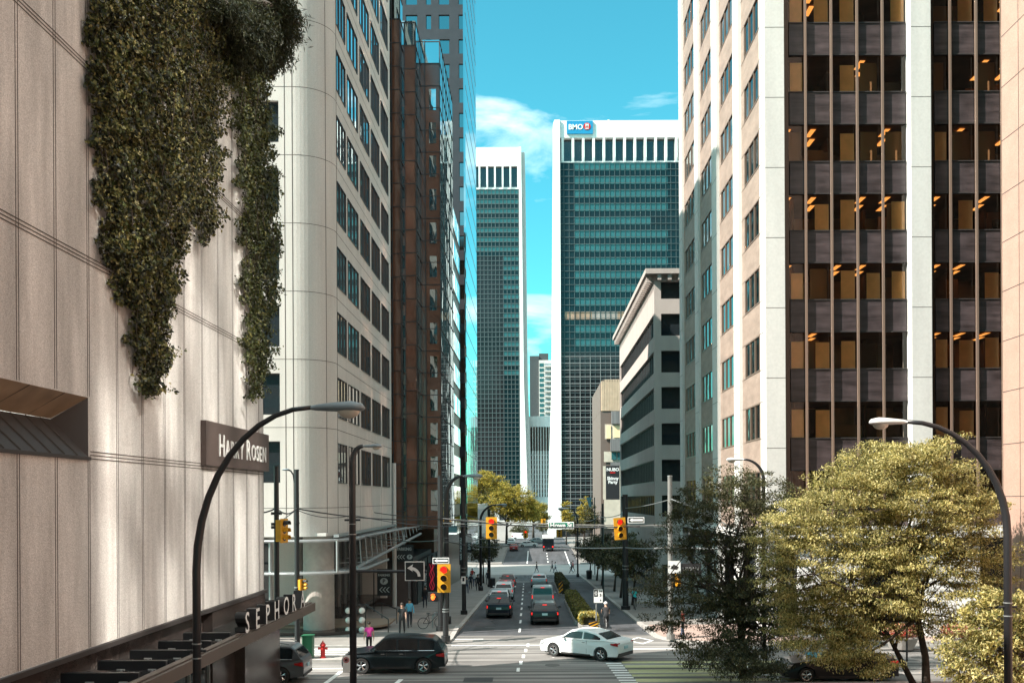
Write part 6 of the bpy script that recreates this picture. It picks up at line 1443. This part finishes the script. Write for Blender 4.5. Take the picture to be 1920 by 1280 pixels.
# ================================================================== PEOPLE
def cloth(name, c): return mat('cloth_' + name, c, .9)
def person(label, pos, rz, shirt, pants, H=1.74, stride=.25, sleeves=False, hair=None, helmet=None, ride=False, group=None, arms=(.12, -.12), bag=False):
    k = H / 1.74
    t = thing('person', label, 'person', (0, 0, 0), group)
    J = dict(pel=(0, 0, .93), wai=(0, .0, 1.08), che=(0, 0, 1.32), nec=(0, 0, 1.48), hd0=(0, .015, 1.57), hd1=(0, .02, 1.66))
    def put(a, b, c): return (a, b, c)
    if ride: J.update(wai=(0, .08, 1.06), che=(0, .26, 1.28), nec=(0, .36, 1.42), hd0=(0, .40, 1.50), hd1=(0, .43, 1.58))
    for s, n_ in ((-1, 'l'), (1, 'r')):
        st_ = stride * s
        J['hip' + n_] = (s * .095, 0, .90)
        if ride: J['kne' + n_] = (s * .11, .32, .70 - .16 * s); J['ank' + n_] = (s * .10, .10, .36 - .14 * s); J['toe' + n_] = (s * .10, .27, .32 - .14 * s)
        else: J['kne' + n_] = (s * .10, st_ * .55 + .03, .50); J['ank' + n_] = (s * .10, st_ * 1.0 - (.04 if st_ < 0 else 0), .085 + (.05 if st_ < -.1 else 0)); J['toe' + n_] = (s * .11, st_ * 1.0 + .15, .04)
        cx, cy, cz = J['che']; sh = (s * .175, cy, cz + .08); J['sho' + n_] = sh; a_ = -st_ * .8
        if ride: J['elb' + n_] = (s * .24, cy + .20, cz - .10); J['wri' + n_] = (s * .25, cy + .36, cz - .24); J['han' + n_] = (s * .25, cy + .42, cz - .26)
        else: J['elb' + n_] = (s * .235, a_ * .35, cz - .21); J['wri' + n_] = (s * .25, a_ * .9 + .05, cz - .44); J['han' + n_] = (s * .245, a_ * 1.0 + .08, cz - .54)
    rad = dict(pel=(.145, .105), wai=(.135, .10), che=(.165, .115), nec=(.055, .055), hd0=(.078, .09), hd1=(.082, .10))
    for n_ in 'lr': rad.update({'hip' + n_: (.09, .09), 'kne' + n_: (.062, .062), 'ank' + n_: (.042, .045), 'toe' + n_: (.042, .03), 'sho' + n_: (.062, .062), 'elb' + n_: (.043, .043), 'wri' + n_: (.028, .03), 'han' + n_: (.036, .02)})
    E = [('pel', 'wai'), ('wai', 'che'), ('che', 'nec'), ('nec', 'hd0'), ('hd0', 'hd1')]
    for n_ in 'lr': E += [('pel', 'hip' + n_), ('hip' + n_, 'kne' + n_), ('kne' + n_, 'ank' + n_), ('ank' + n_, 'toe' + n_), ('che', 'sho' + n_), ('sho' + n_, 'elb' + n_), ('elb' + n_, 'wri' + n_), ('wri' + n_, 'han' + n_)]
    names = list(J); idx = {n_: i for i, n_ in enumerate(names)}
    me = bpy.data.meshes.new('s'); me.from_pydata([tuple(c * k for c in J[n_]) for n_ in names], [(idx[a], idx[b]) for a, b in E], []); ob = bpy.data.objects.new('s', me); COL.objects.link(ob)
    ob.modifiers.new('k', 'SKIN'); sv = me.skin_vertices[0].data
    for n_, i in idx.items(): sv[i].radius = (rad[n_][0] * k, rad[n_][1] * k); sv[i].use_root = n_ == 'pel'
    sb_ = ob.modifiers.new('b', 'SUBSURF'); sb_.levels = 1; sb_.render_levels = 1
    dg = bpy.context.evaluated_depsgraph_get(); dg.update(); em = bpy.data.meshes.new_from_object(ob.evaluated_get(dg))
    bpy.data.objects.remove(ob); bpy.data.meshes.remove(me)
    em.materials.clear()
    for m_ in (M['skin'], shirt, pants, M['black']): em.materials.append(m_)
    def seg(p, a, b):
        a, b = Vector(a) * k, Vector(b) * k; d = b - a; f = max(0, min(1, (p - a).dot(d) / d.length_squared)); return (p - a - d * f).length, f
    for p in em.polygons:
        c = p.center; best = min(E, key=lambda e: seg(c, J[e[0]], J[e[1]])[0]); a, b = best; f = seg(c, J[a], J[b])[1]
        if b.startswith('toe'): mi = 3
        elif b[:3] in ('kne', 'ank', 'hip'): mi = 2
        elif b in ('wai',): mi = 2 if c.z < .97 * k else 1
        elif b[:3] in ('che', 'nec', 'sho'): mi = 1 if (b[:3] != 'nec' or c.z < (J['nec'][2] - .02) * k) else 0
        elif b[:3] == 'elb': mi = 1 if (sleeves or f < .6) else 0
        elif b[:3] == 'wri': mi = 1 if sleeves else 0
        else: mi = 0
        p.material_index = mi; p.use_smooth = True
    bo = bpy.data.objects.new('body', em); COL.objects.link(bo); bo.parent = t; ORG[bo.name] = Vector((0, 0, 0)); bo['label'] = 'body'; del bo['label']
    hx, hy_, hz = (c * k for c in J['hd1'])
    h = MB()
    if helmet: h.ball((hx, hy_, hz + .06 * k), .135 * k, helmet, 12, (.9, 1.15, .75)); h.build('helmet', t, smooth=True)
    else: h.ball((hx, hy_ - .025 * k, hz + .035 * k), .105 * k, hair or M['hair'], 12, (.92, 1.0, .95)); h.build('hair', t, smooth=True)
    f_ = MB(); f_.ball((hx, hy_ + .098 * k, hz - .05 * k), .018 * k, M['skin'], 6, (.8, 1, 1.4))
    for s in (-1, 1): f_.ball((hx + s * .032 * k, hy_ + .085 * k, hz - .02 * k), .011 * k, M['black'], 6); f_.ball((hx + s * .085 * k, hy_, hz - .03 * k), .02 * k, M['skin'], 6, (.5, 1, 1.4))
    f_.box(hx - .025 * k, hx + .025 * k, hy_ + .07 * k, hy_ + .088 * k, hz - .095 * k, hz - .085 * k, M['redp']); f_.build('face', t)
    for n_, s in (('l', -1), ('r', 1)):
        hv = Vector(J['han' + n_]) * k; wv = Vector(J['wri' + n_]) * k; d = (hv - wv).normalized(); side = Vector((0, 1, 0)); side = (side - d * side.dot(d)).normalized(); hb = MB()
        for q in range(4): o_ = side * (.026 - q * .018) * k; ln = (.075, .082, .078, .06)[q] * k; c1 = hv + o_; hb.tube([c1, c1 + d * ln * .55, c1 + d * ln * .95 + Vector((-s * .02, 0, 0)) * k], [.009 * k, .008 * k, .006 * k], M['skin'], 5)
        hb.tube([hv - d * .04 * k + side * .03 * k, hv + side * .05 * k, hv + d * .03 * k + side * .055 * k], [.010 * k, .009 * k, .007 * k], M['skin'], 5); hb.build('fingers', t)
    if bag: b = MB(); b.box(-.16 * k, .16 * k, -.30 * k, -.12 * k, 1.0 * k, 1.42 * k, M['dark']); b.build('backpack', t)
    t.location = pos; t.rotation_euler = (0, 0, rz); return t
tee = cloth('black', (.018, .018, .02)); navy = cloth('navy', (.02, .025, .04)); pinkc = cloth('pink', (.62, .05, .30)); bluec = cloth('blue', (.10, .35, .50)); jeans = cloth('denim', (.05, .07, .12)); whit = cloth('white', (.6, .6, .6)); greyc = cloth('grey', (.15, .15, .16)); tealc = cloth('teal', (.02, .42, .42)); redcl = cloth('red', (.5, .05, .04))
person('man in black t-shirt and black trousers walking toward the crosswalk on the left corner', (P(754, 1188, 56.2).x, 56.2, .135), math.pi, tee, tee, 1.80, .2)
person('person in dark jacket over a blue shirt walking just behind the man in black', (P(768, 1172, 59.2).x, 59.2, .135), math.pi + .2, bluec, navy, 1.76, .22, True)
person('woman in bright pink top standing by the crosswalk stripes', (P(692, 1200, 48.8).x, 48.8, .14), .3, pinkc, tee, 1.66, .1)
person('dark-clothed person walking by the blade sign on the left pavement', (P(797, 1140, 78).x, 78, gz(78) + .135), math.pi, tee, navy, 1.75, .15, True)
person('cyclist in black with white helmet riding away in the bike lane', (P(1135, 1180, 59.4).x, 58.6, gz(59) + .06), .0, tee, tee, 1.75, 0, False, helmet=M['white'], ride=True)
bicycle('dark bicycle ridden by the cyclist in the white helmet', (P(1135, 1180, 59.4).x, 58.85, gz(59)), R(90), M['black'])
person('cyclist in teal top waiting by the right kerb poles', (P(1188, 1120, 76).x, 75, gz(75) + .14), .0, tealc, tee, 1.72, 0, False, helmet=M['black'], ride=True)
bicycle('bicycle under the cyclist in the teal top', (P(1188, 1120, 76).x, 75.25, gz(75) + .1), R(90), M['steel'])
cw = [(870, 98, 'grey', greyc, jeans, 0, 'leftmost of the crowd on the left pavement, grey coat'), (877, 106, 'navy', navy, tee, math.pi, 'second of the crowd on the left pavement, navy top'), (884, 112, 'w', whit, jeans, 0, 'crowd member in white top on the left pavement'), (890, 104, 'b', tee, tee, math.pi, 'crowd member all in black beside the farther left lamp'), (895, 116, 'r', greyc, tee, 0, 'crowd member in grey behind the farther left lamp'), (909, 118, 'd', navy, navy, math.pi, 'person in navy by the bin near the far crossing'), (880, 126, 'e', redcl, jeans, math.pi, 'crowd member in red at the back of the left crowd')]
for u, Y, _, sh, pn_, rz_, lb_ in cw: person(lb_, (P(u, 0, Y).x - .005 * 0, Y, gz(Y) + .135), rz_, sh, pn_, 1.74, .18, True, group='people walking on the left pavement')
for u, Y, sh, pn_, lb_ in ((1001, 157, tee, navy, 'lone dark figure crossing the far intersection'), (1030, 158, greyc, tee, 'left of the two people crossing together at the far intersection'), (1036, 156, whit, jeans, 'person in white crossing at the far intersection'), (1066, 155, navy, tee, 'dark-clothed person at the right end of the far crossing'), (1069, 159, redcl, tee, 'person in red top at the right end of the far crossing')):
    person(lb_, (P(u, 0, Y).x, Y, gz(Y) + .02), math.pi / 2, sh, pn_, 1.78, .28, True, group='people crossing the far intersection')
person('person in red top on the right corner pavement beside the grey pole', (P(1284, 0, 52.4).x, 54.2, .135), 1.2, redcl, jeans, 1.62, .1)
person('person in orange top behind the dark tree on the right corner', (P(1438, 0, 56).x, 52.0 + 1.5, .135), 1.5, cloth('orange', (.5, .16, .08)), jeans, 1.7, .15)
person('person in white shirt beside the orange-topped one behind the tree', (P(1455, 0, 56).x, 52.9 + 1.2, .135), 1.3, whit, jeans, 1.7, .15)

# unseen mirror panes added on the pink building, throwing sun onto the opposite wall
gm_ = mat('added_mirror_glass', (.92, .94, .92), .095, 1.0)
rr = random.Random(8)
for y0, w_ in ((11.4, 1.1), (13.2, .5), (15.4, 1.3), (17.6, .45), (19.0, .9), (20.6, .45), (22.6, 1.2), (24.6, .6)):
    z = 33 + rr.random() * 2
    while z < 58.5:
        h_ = rr.choice([2.4, 4.5, 7.5]); b = MB(); b.box(XP - .12, XP - .05, y0, y0 + w_, z, min(59, z + h_), gm_); b.build('added_mirror_pane', tP); z += h_ + rr.choice([.8, 1.6, 3.2])
